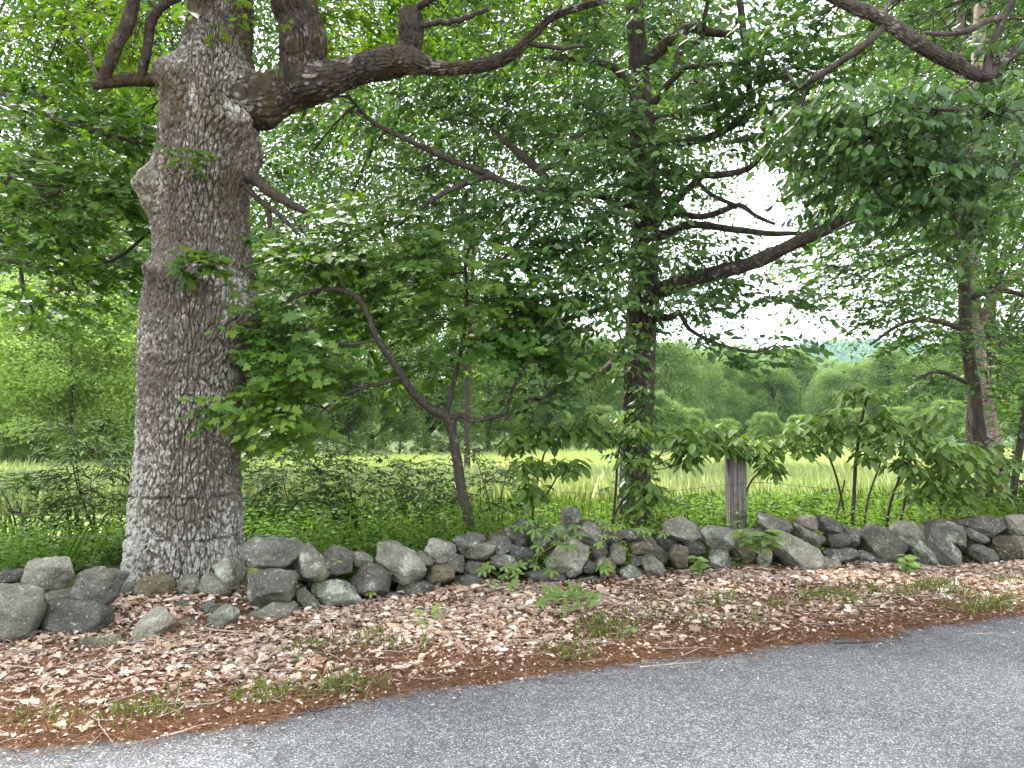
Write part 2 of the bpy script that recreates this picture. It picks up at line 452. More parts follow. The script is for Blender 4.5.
# ------------------------------------------------------------------ tree framework
class Tree:
    def __init__(self, name, label, cat, loc, bark, leafm, group=None, dens=1.0):
        self.dens = dens
        self.root = empty(name, loc, label, cat, group)
        self.bark, self.leafm = bark, leafm
        self.crown, self.tw = MB(), MB()
        self.sk = []           # skeleton samples for joining twigs

    def limb(self, pts, name='limb', seg=9, wob=0.10, bark=None, n=6, relief=None):
        if relief: n = 26
        """pts rows (px, py, d, r px)"""
        a = np.array(pts, float)
        w = np.array([pt(*q[:3]) for q in a])
        r = a[:, 3] * a[:, 2] / F
        s = spline(np.c_[w, r], n)
        s[:, :3] += fbm(s[:, :3] * 3.1, 3, 2)[:, None] * np.array([0.35, 0.35, 0.3]) * s[:, 3:4] 
        s[:, 3] = np.maximum(s[:, 3], 0.002)
        mb = MB()
        mb.tube(s[:, :3], s[:, 3], seg, wob=wob, relief=relief)
        o = mb.build(name, bark or self.bark, self.root)
        self.sk.append(s[:, :3])
        if name == 'limb':
            Lt = np.linalg.norm(np.diff(s[:, :3], axis=0), axis=1).sum()
            for _ in range(int(Lt * 5)):
                j = rng.integers(len(s) // 4, len(s) - 1)
                tg = unit(s[min(j + 1, len(s) - 1), :3] - s[j - 1, :3])
                e = unit(tg * 0.7 + rng.normal(0, 0.6, 3)) * rng.uniform(0.12, 0.5)
                q = spline(np.array([s[j, :3], s[j, :3] + e * 0.5 + rng.normal(0, 0.03, 3), s[j, :3] + e + [0, 0, 0.03]]), 3)
                self.tw.tube(q, np.linspace(min(0.006, s[j, 3] * 0.6), 0.0014, len(q)), 4, cap=False)
        return o

    def thin(self, pts, n=5):
        """smaller branches that live in the tree's one mesh of branchlets"""
        a = np.array(pts, float)
        w = np.array([pt(*q[:3]) for q in a])
        r = a[:, 3] * a[:, 2] / F
        s = spline(np.c_[w, r], n)
        s[:, :3] += rng.normal(0, 0.008, (len(s), 3))
        s[:, 3] = np.maximum(s[:, 3], 0.0018)
        self.tw.tube(s[:, :3], s[:, 3], 6, wob=0.1)
        self.sk.append(s[:, :3])

    def clump(self, px, py, rx, ry, d, rd, n, kind, size, nl=9, L=0.42, join=True, axis=None, **kw):
        c = pt(px, py, d)
        n = max(3, int(round(n * self.dens)))
        kw['tintc'] = kw.get('tintc', 0.5) + rng.normal(0, 0.10)
        e = np.array([rx * d / F, rd, ry * d / F])
        u = unit(rng.normal(0, 1, (n, 3))) * (rng.uniform(0, 1, (n, 1)) ** (1 / 2.4))
        b = c + u * e
        ax = np.array([self.root.location[0], self.root.location[1]]) if axis is None else np.array(axis)
        out = b[:, :2] - ax
        dv = np.c_[out / (np.linalg.norm(out, axis=1)[:, None] + 1e-6), np.zeros(n)] * 0.8
        dv = dv + rng.normal(0, 0.65, (n, 3)) * np.array([1, 1, 0.35]) + u * 0.5 * np.array([1, 1, 0.4])
        Ls = L * rng.uniform(0.6, 1.3, n)
        sprays(self.crown, self.tw if join else None, b, dv, Ls, nl, size, kind, **kw)
        if join and self.sk:
            sk = np.concatenate(self.sk)
            k = np.argmin(((sk - c) ** 2).sum(1) )
            a = sk[k]
            dist = np.linalg.norm(c - a)
            mid = (a + c) / 2 + rng.normal(0, 0.08, 3) * dist + np.array([0, 0, 0.06 * dist])
            s = spline(np.array([a, mid, c]), 5)
            self.tw.tube(s, np.linspace(0.004 + 0.005 * dist, 0.004, len(s)), 5, wob=0.1)
            # side shoots carry the sprays
            m = min(n, 14)
            for i in rng.choice(n, m, replace=False):
                t = rng.integers(len(s) // 3, len(s))
                q = np.array([s[t], (s[t] + b[i]) / 2 + rng.normal(0, 0.03, 3), b[i]])
                self.tw.tube(spline(q, 3), np.linspace(0.0042, 0.0022, 7), 4, cap=False)

    def done(self, crown='crown', twigs='branchlets'):
        if self.tw.n: self.tw.build(twigs, M['twig'], self.root)
        if self.crown.n: self.crown.build(crown, self.leafm, self.root, smooth=False)
        return self.root

def trunk_mesh(prof, d, cellw, cellh, depth, nseg, nrow, burls=(), lump=0.04, seed=1, zlow=None, dy=0.0, scars=()):
    """prof rows (py, left px, right px) from bottom to top; real bark relief"""
    pr = np.array(prof, float)
    L = np.array([pt(a[1], a[0], d) for a in pr])
    Rr = np.array([pt(a[2], a[0], d) for a in pr])
    cx, z, rad = (L[:, 0] + Rr[:, 0]) / 2, L[:, 2], (Rr[:, 0] - L[:, 0]) / 2
    s = spline(np.c_[cx, z, rad], 10)
    zz = np.linspace(s[0, 1], s[-1, 1], nrow)
    cxx = np.interp(zz, s[:, 1], s[:, 0]); rr = np.interp(zz, s[:, 1], s[:, 2])
    th = np.linspace(0, 2 * np.pi, nseg, endpoint=False)
    TH, Z = np.meshgrid(th, zz)
    RR = rr[:, None].repeat(nseg, 1)
    CX = cxx[:, None].repeat(nseg, 1)
    X, Y = np.cos(TH), np.sin(TH)
    P = np.stack([X * 1.2, Y * 1.2, Z * 0.9], -1)
    rad_ = RR * (1 + lump * fbm(P * 1.6, seed, 3))
    # lengthwise flutes stronger at the foot
    foot = np.exp(-(Z - zz[0]) / 0.55)
    rad_ = rad_ * (1 + foot * (0.10 * np.cos(TH * 5 + 1.0) + 0.05 * np.cos(TH * 8 + 2)))
    tint = np.full(TH.shape, 0.5)
    for (bth, bz, amp, sth, sz) in burls:
        dth = np.angle(np.exp(1j * (TH - bth)))
        g = np.exp(-(dth / sth) ** 2 - ((Z - bz) / sz) ** 2)
        rad_ = rad_ + amp * g * (1 + 0.35 * fbm(P * 5, seed + 5, 2))
    R0 = rr.mean()
    ncell = max(8, int(round(2 * np.pi * R0 / cellw)))
    wu = fbm(np.stack([X * 2, Y * 2, Z * 3.0], -1), seed + 9, 2) * 0.6
    wv = fbm(np.stack([X * 2, Y * 2, Z * 2.0], -1), seed + 19, 2) * 0.5
    u = TH / (2 * np.pi) * ncell + wu
    ed = worley(u, Z / cellh + wv, seed, ncell)
    ed2 = worley(u * 2, Z / cellh * 2.3 + wv, seed + 3, ncell * 2)
    ridge = 0.70 * sstep(0.02, 0.24, ed) + 0.30 * sstep(0.0, 0.40, ed2)
    fine = fbm(np.stack([X * R0 * 60, Y * R0 * 60, Z * 22], -1), seed + 4, 2)
    rad_ = rad_ + depth * (ridge - 1) + depth * 0.22 * fine
    for gz in scars:
        gzz = gz + 0.012 * fbm(np.stack([X * 3, Y * 3, 0 * X], -1), 71, 2)
        rad_ = rad_ - 0.045 * np.exp(-((Z - gzz) / 0.011) ** 2) * sstep(-0.5, 0.3, fbm(np.stack([X * 5, Y * 5, 0 * X], -1), 73, 2))
    V = np.stack([CX + rad_ * X, d + dy + rad_ * Y, Z], -1).reshape(-1, 3)
    i = np.arange(nrow - 1)[:, None] * nseg; j = np.arange(nseg)[None, :]; j2 = (j + 1) % nseg
    f = np.stack([i + j, i + j2, i + nseg + j2, i + nseg + j], -1).reshape(-1, 4)
    mb = MB(); mb.add(V, f, ridge.ravel())
    return mb

# ------------------------------------------------------------------ terrain
EDGE_PX = [(0, 742), (60, 743), (130, 738), (190, 728), (225, 724), (265, 722), (330, 701), (400, 692), (450, 684), (512, 677), (562, 669), (617, 662),
           (677, 655), (732, 652), (792, 641), (880, 636), (902, 627), (962, 620), (1024, 612)]
_e = np.array([gp(a, b)[:2] for a, b in EDGE_PX])
_k = 0.34
_ex = np.r_[-60, _e[0, 0] - 6, _e[:, 0], _e[-1, 0] + 8, 120]
_ey = np.r_[_e[0, 1] + (-60 - _e[0, 0]) * 0.30, _e[0, 1] - 6 * 0.32, _e[:, 1], _e[-1, 1] + 8 * 0.36, _e[-1, 1] + (120 - _e[-1, 0]) * 0.40]
def edge_y(x):
    x = np.asarray(x, float)
    return np.interp(x, _ex, _ey) + 0.018 * np.sin(x * 9.0) + 0.012 * np.sin(x * 23.0 + 1)

WBX = [-50, 0, 100, 150, 240, 276, 340, 420, 475, 550, 630, 720, 800, 870, 940, 1000, 1100]
WBD = [4.75, 4.8, 5.0, 5.1, 5.25, 5.3, 5.6, 5.95, 6.2, 6.35, 6.5, 6.8, 6.85, 7.1, 6.95, 7.15, 7.4]
_wx = np.array([(a - 512) / F * b for a, b in zip(WBX, WBD)])
def wall_y(x):
    x = np.asarray(x, float)
    return np.where(x > _wx[-1], WBD[-1] + (x - _wx[-1]) * 0.15, np.where(x < _wx[0], WBD[0] + (x - _wx[0]) * 0.25, np.interp(x, _wx, WBD)))

def ground_z(x, y):
    x = np.asarray(x, float); y = np.asarray(y, float)
    s = y - edge_y(x)
    z = np.where(s < 0, -0.03 + 0.0 * s, 0.0)
    z = z - 0.03 * (1 - sstep(-0.06, 0.05, s)) * (s >= -0.06) * 0
    z = np.where(s >= -0.08, -0.03 + 0.045 * sstep(-0.08, 0.12, s), z)
    z = z + 0.015 * sstep(0.2, 1.4, s)
    z = z + 0.07 * np.exp(-((x + 2.65) ** 2 / 0.35 + (y - 5.8) ** 2 / 0.2))
    z = z + np.where(s > 0.05, 0.012 * vnoise(np.stack([x * 3, y * 3, 0 * x], -1), 4) * sstep(0.05, 0.5, s), 0)
    b = y - 8.0
    drop = np.interp(b, [-20, 0, 4, 14, 40, 65, 115, 200, 330, 620, 1100, 2600], [0, 0, -0.15, -1.0, -2.3, -3.4, -6.5, -11, -10, 0, -5, -5])
    z = z + drop
    z = z + np.where(b > 3, 0.10 * vnoise(np.stack([x * 0.2, y * 0.2, 0 * x], -1), 8) * sstep(3, 12, b), 0)
    return z

def grid_mesh(xs, ys):
    X, Y = np.meshgrid(xs, ys)
    V = np.stack([X, Y, ground_z(X, Y)], -1).reshape(-1, 3)
    nx, ny = len(xs), len(ys)
    i = np.arange(ny - 1)[:, None] * nx; j = np.arange(nx - 1)[None, :]
    f = np.stack([i + j, i + j + 1, i + nx + j + 1, i + nx + j], -1).reshape(-1, 4)
    return V, f

# ground: forest-floor litter by the road, meadow beyond the wall
m, nt, b = mat('ground_cover')
p = geo(nt)
sx = N(nt, 'ShaderNodeSeparateXYZ'); nt.links.new(p, sx.inputs[0])
n1 = noise(nt, p, 11, 6, 0.7); n2 = noise(nt, p, 55, 4, 0.65)
soil = ramp(nt, n1, [(0.3, (0.040, 0.024, 0.015)), (0.5, (0.10, 0.056, 0.034)), (0.68, (0.19, 0.115, 0.075))])
soil = mixc(nt, 0.6, soil, ramp(nt, n2, [(0.35, 0.5), (0.65, 1.5)]), 'MULTIPLY')
n3 = noise(nt, p, 0.35, 4, 0.6); n4 = noise(nt, mapping(nt, p, (1, 0.35, 1)), 3.0, 5, 0.7)
mead = ramp(nt, n3, [(0.3, (0.22, 0.30, 0.08)), (0.55, (0.34, 0.40, 0.13)), (0.75, (0.42, 0.44, 0.18))])
mead = mixc(nt, 0.5, mead, ramp(nt, n4, [(0.3, 0.6), (0.7, 1.35)]), 'MULTIPLY')
n6 = noise(nt, p, 1.6, 4, 0.6)
wood = ramp(nt, n6, [(0.35, (0.03, 0.045, 0.014)), (0.65, (0.07, 0.10, 0.03))])
fg = ramp(nt, mth(nt, 'DIVIDE', mth(nt, 'ADD', sx.outputs[1], mth(nt, 'MULTIPLY', sx.outputs[0], -0.17)), 20.0), [(0.322, 0.0), (0.336, 1.0)])
soil = mixc(nt, fg, soil, ramp(nt, n1, [(0.35, (0.03, 0.034, 0.014)), (0.65, (0.075, 0.085, 0.032))]))
fy = ramp(nt, mth(nt, 'DIVIDE', mth(nt, 'ADD', sx.outputs[1], mth(nt, 'MULTIPLY', sx.outputs[0], -0.17)), 20.0), [(0.42, 0.0), (0.47, 1.0)])
ff = ramp(nt, mth(nt, 'DIVIDE', sx.outputs[1], 200.0), [(0.32, 0.0), (0.38, 1.0)])
c = mixc(nt, ff, mixc(nt, fy, soil, mead), wood)
nt.links.new(c, b.inputs['Base Color'])
b.inputs['Roughness'].default_value = 0.95; b.inputs['Specular IOR Level'].default_value = 0.1
bump(nt, b, mth(nt, 'ADD', n1, mth(nt, 'MULTIPLY', n2, 0.5)), 0.8, 0.03)
M['ground'] = m
xs = np.unique(np.r_[np.linspace(-900, -60, 22), np.linspace(-60, -7, 40), np.arange(-7, 8, 0.06), np.linspace(8, 60, 40), np.linspace(60, 900, 22)])
ys = np.unique(np.r_[np.linspace(-60, 2, 16), np.arange(2, 9, 0.06), np.linspace(9, 60, 60), np.linspace(60, 300, 40), np.linspace(300, 2600, 40)])
V, f = grid_mesh(xs, ys)
gmb = MB(); gmb.add(V, f)
tag(gmb.build('ground', M['ground']), kind='structure')

# road
m, nt, b = mat('asphalt')
p = geo(nt)
vo = N(nt, 'ShaderNodeTexVoronoi'); vo.inputs['Scale'].default_value = 135; nt.links.new(p, vo.inputs['Vector'])
cell = N(nt, 'ShaderNodeSeparateColor'); nt.links.new(vo.outputs['Color'], cell.inputs[0])
big = noise(nt, p, 1.1, 4, 0.6); med = noise(nt, p, 16, 4, 0.7)
agg = ramp(nt, cell.outputs[0], [(0.0, (0.072, 0.073, 0.078)), (0.5, (0.112, 0.114, 0.121)), (0.78, (0.165, 0.167, 0.174)), (1.0, (0.33, 0.33, 0.332))])
gap = ramp(nt, vo.outputs['Distance'], [(0.35, 1.0), (0.75, 0.42)])
c = mixc(nt, 1.0, agg, gap, 'MULTIPLY')
c = mixc(nt, 1.0, c, ramp(nt, big, [(0.3, 0.80), (0.7, 1.22)]), 'MULTIPLY')
c = mixc(nt, 0.7, c, ramp(nt, med, [(0.3, 0.7), (0.7, 1.3)]), 'MULTIPLY')
# hairline cracks
wn = N(nt, 'ShaderNodeTexNoise'); wn.inputs['Scale'].default_value = 0.75; wn.inputs['Detail'].default_value = 5; wn.inputs['Roughness'].default_value = 0.62
nt.links.new(p, wn.inputs['Vector'])
cr = mth(nt, 'ABSOLUTE', mth(nt, 'SUBTRACT', wn.outputs['Fac'], 0.53))
crm = mth(nt, 'MULTIPLY', ramp(nt, cr, [(0.0012, 1.0), (0.0038, 0.0)]), ramp(nt, noise(nt, p, 1.9, 2), [(0.46, 0.0), (0.54, 0.9)]))
c = mixc(nt, crm, c, (0.035, 0.035, 0.036))
nt.links.new(c, b.inputs['Base Color'])
b.inputs['Roughness'].default_value = 0.8; b.inputs['Specular IOR Level'].default_value = 0.3
hh = mth(nt, 'SUBTRACT', mth(nt, 'SUBTRACT', cell.outputs[1], mth(nt, 'MULTIPLY', vo.outputs['Distance'], 0.9)), crm)
bump(nt, b, hh, 0.6, 0.005)
rx = np.unique(np.r_[np.linspace(-60, -5, 30), np.arange(-5, 7, 0.03), np.linspace(7, 120, 50)])
top = edge_y(rx) + 0.015 * vnoise(np.stack([rx * 14, 0 * rx, 0 * rx], -1), 2)
t_ = np.linspace(0, 1, 5)
Vr = np.concatenate([np.c_[rx, top - 6.6 * k * 1.05, np.full(len(rx), -0.004 - 0.010 * (k == 0)) + 0.0] for k in t_])
nx = len(rx); i = np.arange(4)[:, None] * nx; j = np.arange(nx - 1)[None, :]
f = np.stack([i + j + nx, i + j + nx + 1, i + j + 1, i + j], -1).reshape(-1, 4)
rmb = MB(); rmb.add(Vr, f)
tag(rmb.build('road', m), kind='structure')

# ------------------------------------------------------------------ stones
def ico(n=4):
    import bmesh
    bm = bmesh.new(); bmesh.ops.create_icosphere(bm, subdivisions=n, radius=1)
    v = np.array([x.co[:] for x in bm.verts]); f = np.array([[x.index for x in q.verts] for q in bm.faces]); bm.free()
    return v, f
IV, IF = ico(5)
def stone(px, py, w, h, rot=0, kind='stone', blocky=0.5, d=None, parent=None, name='stone', seed=0, thick=0.85):
    rs = np.random.default_rng(1000 + seed)
    bot = py + 0.5 * math.hypot(h * math.cos(R(rot)), w * math.sin(R(rot)) * 0.8)
    if d is None:
        dbase = np.interp(px, WBX, WBD)
        by = 400 + 1.54 * F / dbase
        d = dbase + max(0.0, by - bot) * 0.0038
    elif d < 0:
        for d in np.arange(4.2, 7.5, 0.01):
            q = pt(px, bot, d)
            if q[2] <= float(ground_z(q[0], q[1])) - 0.015: break
    W, H = w * d / F / 2, h * d / F / 2
    D = float(np.clip(thick * (W + H) / 2 * 1.15, 0.07, 0.30))
    # planes of a broken boulder
    k = 15
    n = unit(np.vstack([rs.normal(0, 1, (k, 3)), [[1, .1, .1], [-1, .1, -.1], [0, -1, .25], [.1, .2, 1], [0, 0, -1], [0, 1, 0]]]) + rs.normal(0, 0.12, (k + 6, 3)))
    hh = np.r_[rs.uniform(0.70, 1.0, k), rs.uniform(0.82, 0.96, 6)]
    dots = IV @ n.T
    q = 20.0 + 45 * blocky
    g = (np.maximum(dots / hh, 1e-3) ** q).sum(1) ** (-1 / q)
    r = np.minimum(g, 1.12)
    v = IV * r[:, None]
    v /= np.abs(v).max(0)
    v = v * np.array([W, D, H])
    big = fbm(IV * 1.7 + seed * 3.3, 5, 3) * 0.07
    fine = fbm(v * 32 + seed, 9, 3)
    v = v * (1 + big[:, None]) + IV * (0.0065 * fine)[:, None]
    a = R(rot); c_, s_ = math.cos(a), math.sin(a)
    v = np.c_[v[:, 0] * c_ - v[:, 2] * s_, v[:, 1], v[:, 0] * s_ + v[:, 2] * c_]
    yaw = rs.uniform(-0.15, 0.35); v = np.c_[v[:, 0] * math.cos(yaw) - v[:, 1] * math.sin(yaw), v[:, 0] * math.sin(yaw) + v[:, 1] * math.cos(yaw), v[:, 2]]
    o = pt(px, py, d + D * 0.9)
    mb = MB(); mb.add(v + o, IF)
    return mb.build(name, M[kind], parent, origin=o)

SG = 'loose boulders of the tumbled wall end'
# px, py, w, h, rot, kind, blocky, d, label
LOOSE = [
    (10, 614, 70, 66, 5, 'stone', .2, 4.75, 'largest rounded grey boulder, cut by the picture edge beside the leaf litter'),
    (16, 577, 44, 18, 5, 'stone_dark', .4, 5.4, 'low dark stone half hidden behind the rounded boulders'),
    (50, 573, 46, 33, 4, 'stone', .1, 5.15, 'smooth egg-shaped pale grey boulder perched on top of the boulder heap'),
    (100, 586, 49, 40, -4, 'stone_dark', .9, 5.1, 'square-faced slate grey block beside the foot of the old trunk'),
    (60, 600, 36, 21, 6, 'stone', .5, -1, 'small grey stone wedged under the egg-shaped boulder'),
    (78, 617, 74, 42, -5, 'stone_dark', .35, -1, 'wide dark mossy boulder in front of the square slate block'),
    (99, 643, 43, 17, 8, 'stone_brown', .4, -1, 'thin flat stone lying in the leaves below the wide mossy boulder'),
    (60, 643, 40, 16, 0, 'stone_dark', .5, 4.86, 'dark stone added as the shadow in the gap under the wide mossy boulder'),  # dark stone added in place of the shadow under the boulder
    (151, 627, 46, 29, 35, 'stone_pale', .5, -1, 'tilted pale slab leaning in the leaf litter below the old trunk'),
    (155, 587, 40, 26, 12, 'stone_brown', .5, -1, 'brownish pointed stone against the foot of the old trunk'),
    (131, 591, 18, 18, 0, 'stone_dark', .4, -1, 'small dark stone between the slate block and the brownish pointed stone'),
    (188, 586, 28, 24, 10, 'stone', .5, -1, 'small squarish stone with a flat top touching the old trunk'),
    (214, 587, 42, 27, -6, 'stone', .5, -1, 'speckled round stone under the tilted one beside the old trunk'),
    (229, 573, 36, 28, -28, 'stone_pale', .4, 5.74, 'pale tilted stone leaning between the trunk and the stacked wall'),
    (211, 609, 20, 15, 0, 'stone_dark', .6, -1, 'small dark stone half buried behind the upright pale stone'),
    (225, 617, 32, 25, 48, 'stone_pale', .3, -1, 'upright pale egg-shaped stone set in the leaf litter'),
    (180, 604, 27, 10, 0, 'stone_dark', .8, -1, 'flat black slab poking out of the leaves below the trunk'),
    (188, 623, 22, 8, 2, 'stone_brown', .4, -1, 'low brown stone almost buried in leaves'),
]
for k, (a, b_, w, h, r_, kd, bl, d_, lab) in enumerate(LOOSE):
    tag(stone(a, b_, w, h, r_, kd, bl, d_, None, 'boulder', 40 + k), lab, 'boulder', SG)

wall = empty('dry_stone_wall', pt(640, 590, 6.6) * np.array([1, 1, 0]) + np.array([0, 0, 0.05]),
             'low tumbled dry stone wall of lichen-spotted grey fieldstones running along the road verge', 'stone wall')
S, SD, SP, SB = 'stone', 'stone_dark', 'stone_pale', 'stone_brown'
WALL = [
    (273, 552, 68, 31, -3, S, .4), (273, 587, 48, 40, -4, SD, .8), (276, 614, 62, 30, 2, S, .5), (311, 566, 46, 32, -52, S, .5), (309, 601, 34, 12, -42, SD, .9),
    (337, 561, 33, 30, -8, SD, .6), (338, 594, 52, 30, -14, SP, .5), (361, 559, 24, 14, -12, S, .5), (372, 580, 44, 37, 12, SD, .6), (400, 563, 59, 33, -22, S, .4),
    (418, 590, 42, 20, 4, SD, .6), (439, 551, 32, 24, -10, SP, .5), (440, 574, 32, 21, 0, SB, .6), (423, 560, 22, 18, -30, SD, .5), (456, 563, 22, 21, -20, SD, .4),
    (346, 610, 26, 11, 0, SD, .5), (391, 598, 20, 11, 10, SD, .5), (471, 543, 36, 22, 14, S, .4), (480, 552, 34, 20, 8, S, .5), (500, 545, 23, 19, 0, S, .5),
    (514, 536, 27, 19, -15, SD, .4), (524, 527, 28, 19, -6, SD, .4), (519, 554, 31, 19, -12, SD, .5), (503, 562, 28, 18, -18, S, .5), (471, 582, 36, 18, -12, SD, .6),
    (476, 569, 30, 14, 0, SD, .6), (546, 577, 44, 19, -8, SD, .6), (567, 558, 50, 31, 38, SP, .6), (573, 571, 21, 14, 22, SP, .4), (571, 516, 22, 18, 12, S, .4),
    (590, 533, 23, 26, 10, S, .4), (556, 535, 24, 20, 0, SD, .4), (541, 541, 20, 18, 0, SD, .4), (600, 549, 16, 20, -15, SD, .4), (589, 567, 16, 13, 0, SD, .4),
    (605, 566, 27, 19, -25, SB, .5), (590, 583, 27, 16, 8, SD, .5), (617, 553, 21, 21, 8, S, .5), (630, 574, 28, 23, 5, S, .5), (640, 548, 29, 15, 4, SB, .6),
    (631, 536, 27, 14, -4, SD, .5), (651, 567, 30, 20, -42, S, .5), (635, 562, 14, 13, 0, SD, .4), (612, 538, 22, 15, 0, SD, .4), (682, 530, 41, 26, -14, S, .5),
    (719, 538, 38, 25, -4, SP, .5), (678, 555, 21, 25, 0, SB, .4), (693, 547, 22, 15, -15, SD, .5), (721, 560, 27, 21, -8, S, .5), (744, 550, 23, 29, 0, SB, .5),
    (763, 556, 18, 26, 0, SP, .6), (796, 553, 60, 32, -34, SP, .8), (775, 524, 40, 18, -16, S, .6), (808, 536, 42, 17, -26, S, .8), (806, 523, 28, 16, -8, S, .5),
    (830, 526, 28, 18, -28, SD, .6), (838, 540, 23, 16, 0, S, .2), (843, 555, 41, 17, 3, S, .9), (851, 535, 22, 16, -48, SD, .6), (826, 563, 30, 13, -15, SP, .5),
    (868, 558, 20, 15, -20, S, .6), (879, 542, 46, 35, -12, SD, .95), (909, 537, 40, 26, -40, S, .9), (941, 549, 60, 27, -48, S, .9), (926, 557, 40, 18, -50, SP, .9),
    (946, 531, 46, 20, -27, S, .6), (982, 525, 58, 21, 2, SD, .6), (1015, 525, 28, 28, 0, SP, .5), (976, 536, 26, 12, -22, SP, .5), (981, 553, 28, 18, -24, S, .6),
    (1000, 547, 32, 27, -4, SB, .9), (1021, 546, 22, 24, 0, SP, .6), (886, 558, 28, 13, -5, SD, .5), (917, 529, 28, 11, -5, S, .6),
]
for k, (a, b_, w, h, r_, kd, bl) in enumerate(WALL):
    stone(a, b_, w, h, r_, kd, bl, None, wall, 'stone', 100 + k)
# back of the wall and the run past the right edge of the picture
for k in range(19):
    a = np.interp(k, [0, 18], [290, 1000]) + rng.uniform(-14, 14)
    tops = [(w_[0], w_[1]) for w_ in WALL if abs(w_[0] - a) < 26]
    ty = (min(q[1] for q in tops) if tops else 540) + 16
    stone(a, ty, rng.uniform(34, 48), rng.uniform(24, 32), rng.uniform(-25, 25), [S, SD, SB][k % 3], .5, np.interp(a, WBX, WBD) + 0.34, wall, 'stone', 300 + k)
for k, (a, y_) in enumerate([(1046, 532), (1054, 553), (1078, 534), (1090, 552), (1108, 530), (1042, 512), (1076, 514), (1126, 546)]):
    stone(a, y_, 38, 26, rng.uniform(-20, 20), [S, SD, SP][k % 3], .5, None, wall, 'stone', 400 + k)

# ------------------------------------------------------------------ forest floor
def norm_up(n, j):
    return np.array([0, 0, 1.0]) + rng.normal(0, j, (n, 3))
T['crisp'] = half([(0, 0), (0.22, 0.20), (0.5, 0.26), (0.8, 0.15), (1, 0)], 0.45, 0.5)
T['needle'] = half([(0, 0), (0.5, 0.008), (1, 0)], 0.2, 0.06)
T['meadow'] = half([(0, 0), (0.35, 0.018), (0.75, 0.012), (1, 0)], 0.2, 0.30)
n = 46000
x = rng.uniform(-5.0, 8.5, n)
ey, wy = edge_y(x), wall_y(x)
t = rng.beta(1.7, 1.15, n)
y = ey + 0.05 + t * (wy + np.where((x > -3.7) & (x < -1.75), 0.95, 0.12) - ey)
s = y - ey
keep = rng.uniform(0, 1, n) < (0.38 + 0.62 * sstep(0.05, 0.5, s + 0.22 * vnoise(np.c_[x * 1.7, y * 1.7, 0 * x], 3))) * np.clip(0.66 + 0.95 * fbm(np.c_[x * 1.9, y * 2.6, 0 * x], 31, 2), 0.08, 1)
x, y = x[keep], y[keep]; n = len(x)
z = ground_z(x, y) + rng.uniform(0.0, 0.026, n)
lit = MB()
a = rng.uniform(0, 2 * np.pi, n)
D = np.c_[np.cos(a), np.sin(a), rng.normal(0, 0.28, n)]
for kd, m0, m1 in (('oak', 0, n // 2), ('crisp', n // 2, 9 * n // 10), ('maple', 9 * n // 10, n)):
    q = rng.permutation(n)[:m1 - m0]
    put_leaves(lit, kd, np.c_[x, y, z][q], D[q], norm_up(len(q), 0.34), rng.uniform(0.030, 0.088, len(q)), np.clip(rng.beta(1.6, 1.5, len(q)), 0, 1))
nb = 26000
xb = rng.uniform(-5.0, 8.5, nb); tb = rng.beta(1.1, 1.15, nb); yb_ = edge_y(xb) - 0.02 + tb * (wall_y(xb) + 0.1 - edge_y(xb))
ab = rng.uniform(0, 2 * np.pi, nb)
put_leaves(lit, 'flake', np.c_[xb, yb_, np.maximum(ground_z(xb, yb_), 0) + rng.uniform(0.003, 0.024, nb)], np.c_[np.cos(ab), np.sin(ab), rng.normal(0, 0.3, nb)], norm_up(nb, 0.5), rng.uniform(0.010, 0.034, nb), rng.beta(1.5, 1.7, nb))
nb = 900
xb = rng.uniform(-4.6, 8.5, nb); yb_ = edge_y(xb) - rng.exponential(0.10, nb); ab = rng.uniform(0, 6.28, nb)
put_leaves(lit, 'flake', np.c_[xb, yb_, np.full(nb, 0.004)], np.c_[np.cos(ab), np.sin(ab), 0 * ab], norm_up(nb, 0.2), rng.uniform(0.008, 0.028, nb), rng.beta(1.5, 1.7, nb))
tag(lit.build('leaf_litter', M['litter'], smooth=False), 'pinkish brown dead leaves strewn between wall and road', 'leaf litter', kind='stuff')
n = 70000
x = rng.uniform(-4.6, 8.0, n)
ey = edge_y(x)
y = ey - 0.035 + np.abs(rng.normal(0, 0.42, n)) + 0.03 * rng.normal(0, 1, n)
y[:2600] = ey[:2600] - rng.exponential(0.10, 2600)
hi = slice(2600, 22000)
y[hi] = ey[hi] + rng.uniform(0.0, 1.0, 19400) * (wall_y(x[hi]) - ey[hi])
y = np.minimum(y, wall_y(x) + 0.1)
z = np.maximum(ground_z(x, y), 0.0) + rng.uniform(0.002, 0.022, n)
a = rng.uniform(0, 2 * np.pi, n)
ndl = MB()
put_leaves(ndl, 'needle', np.c_[x, y, z], np.c_[np.cos(a), np.sin(a), rng.normal(0, 0.12, n)], norm_up(n, 0.3), rng.uniform(0.05, 0.13, n), rng.beta(1.5, 1.6, n))
tag(ndl.build('pine_needles', M['needle'], smooth=False), 'rusty pine needles drifted along the road edge', 'pine needles', kind='stuff')

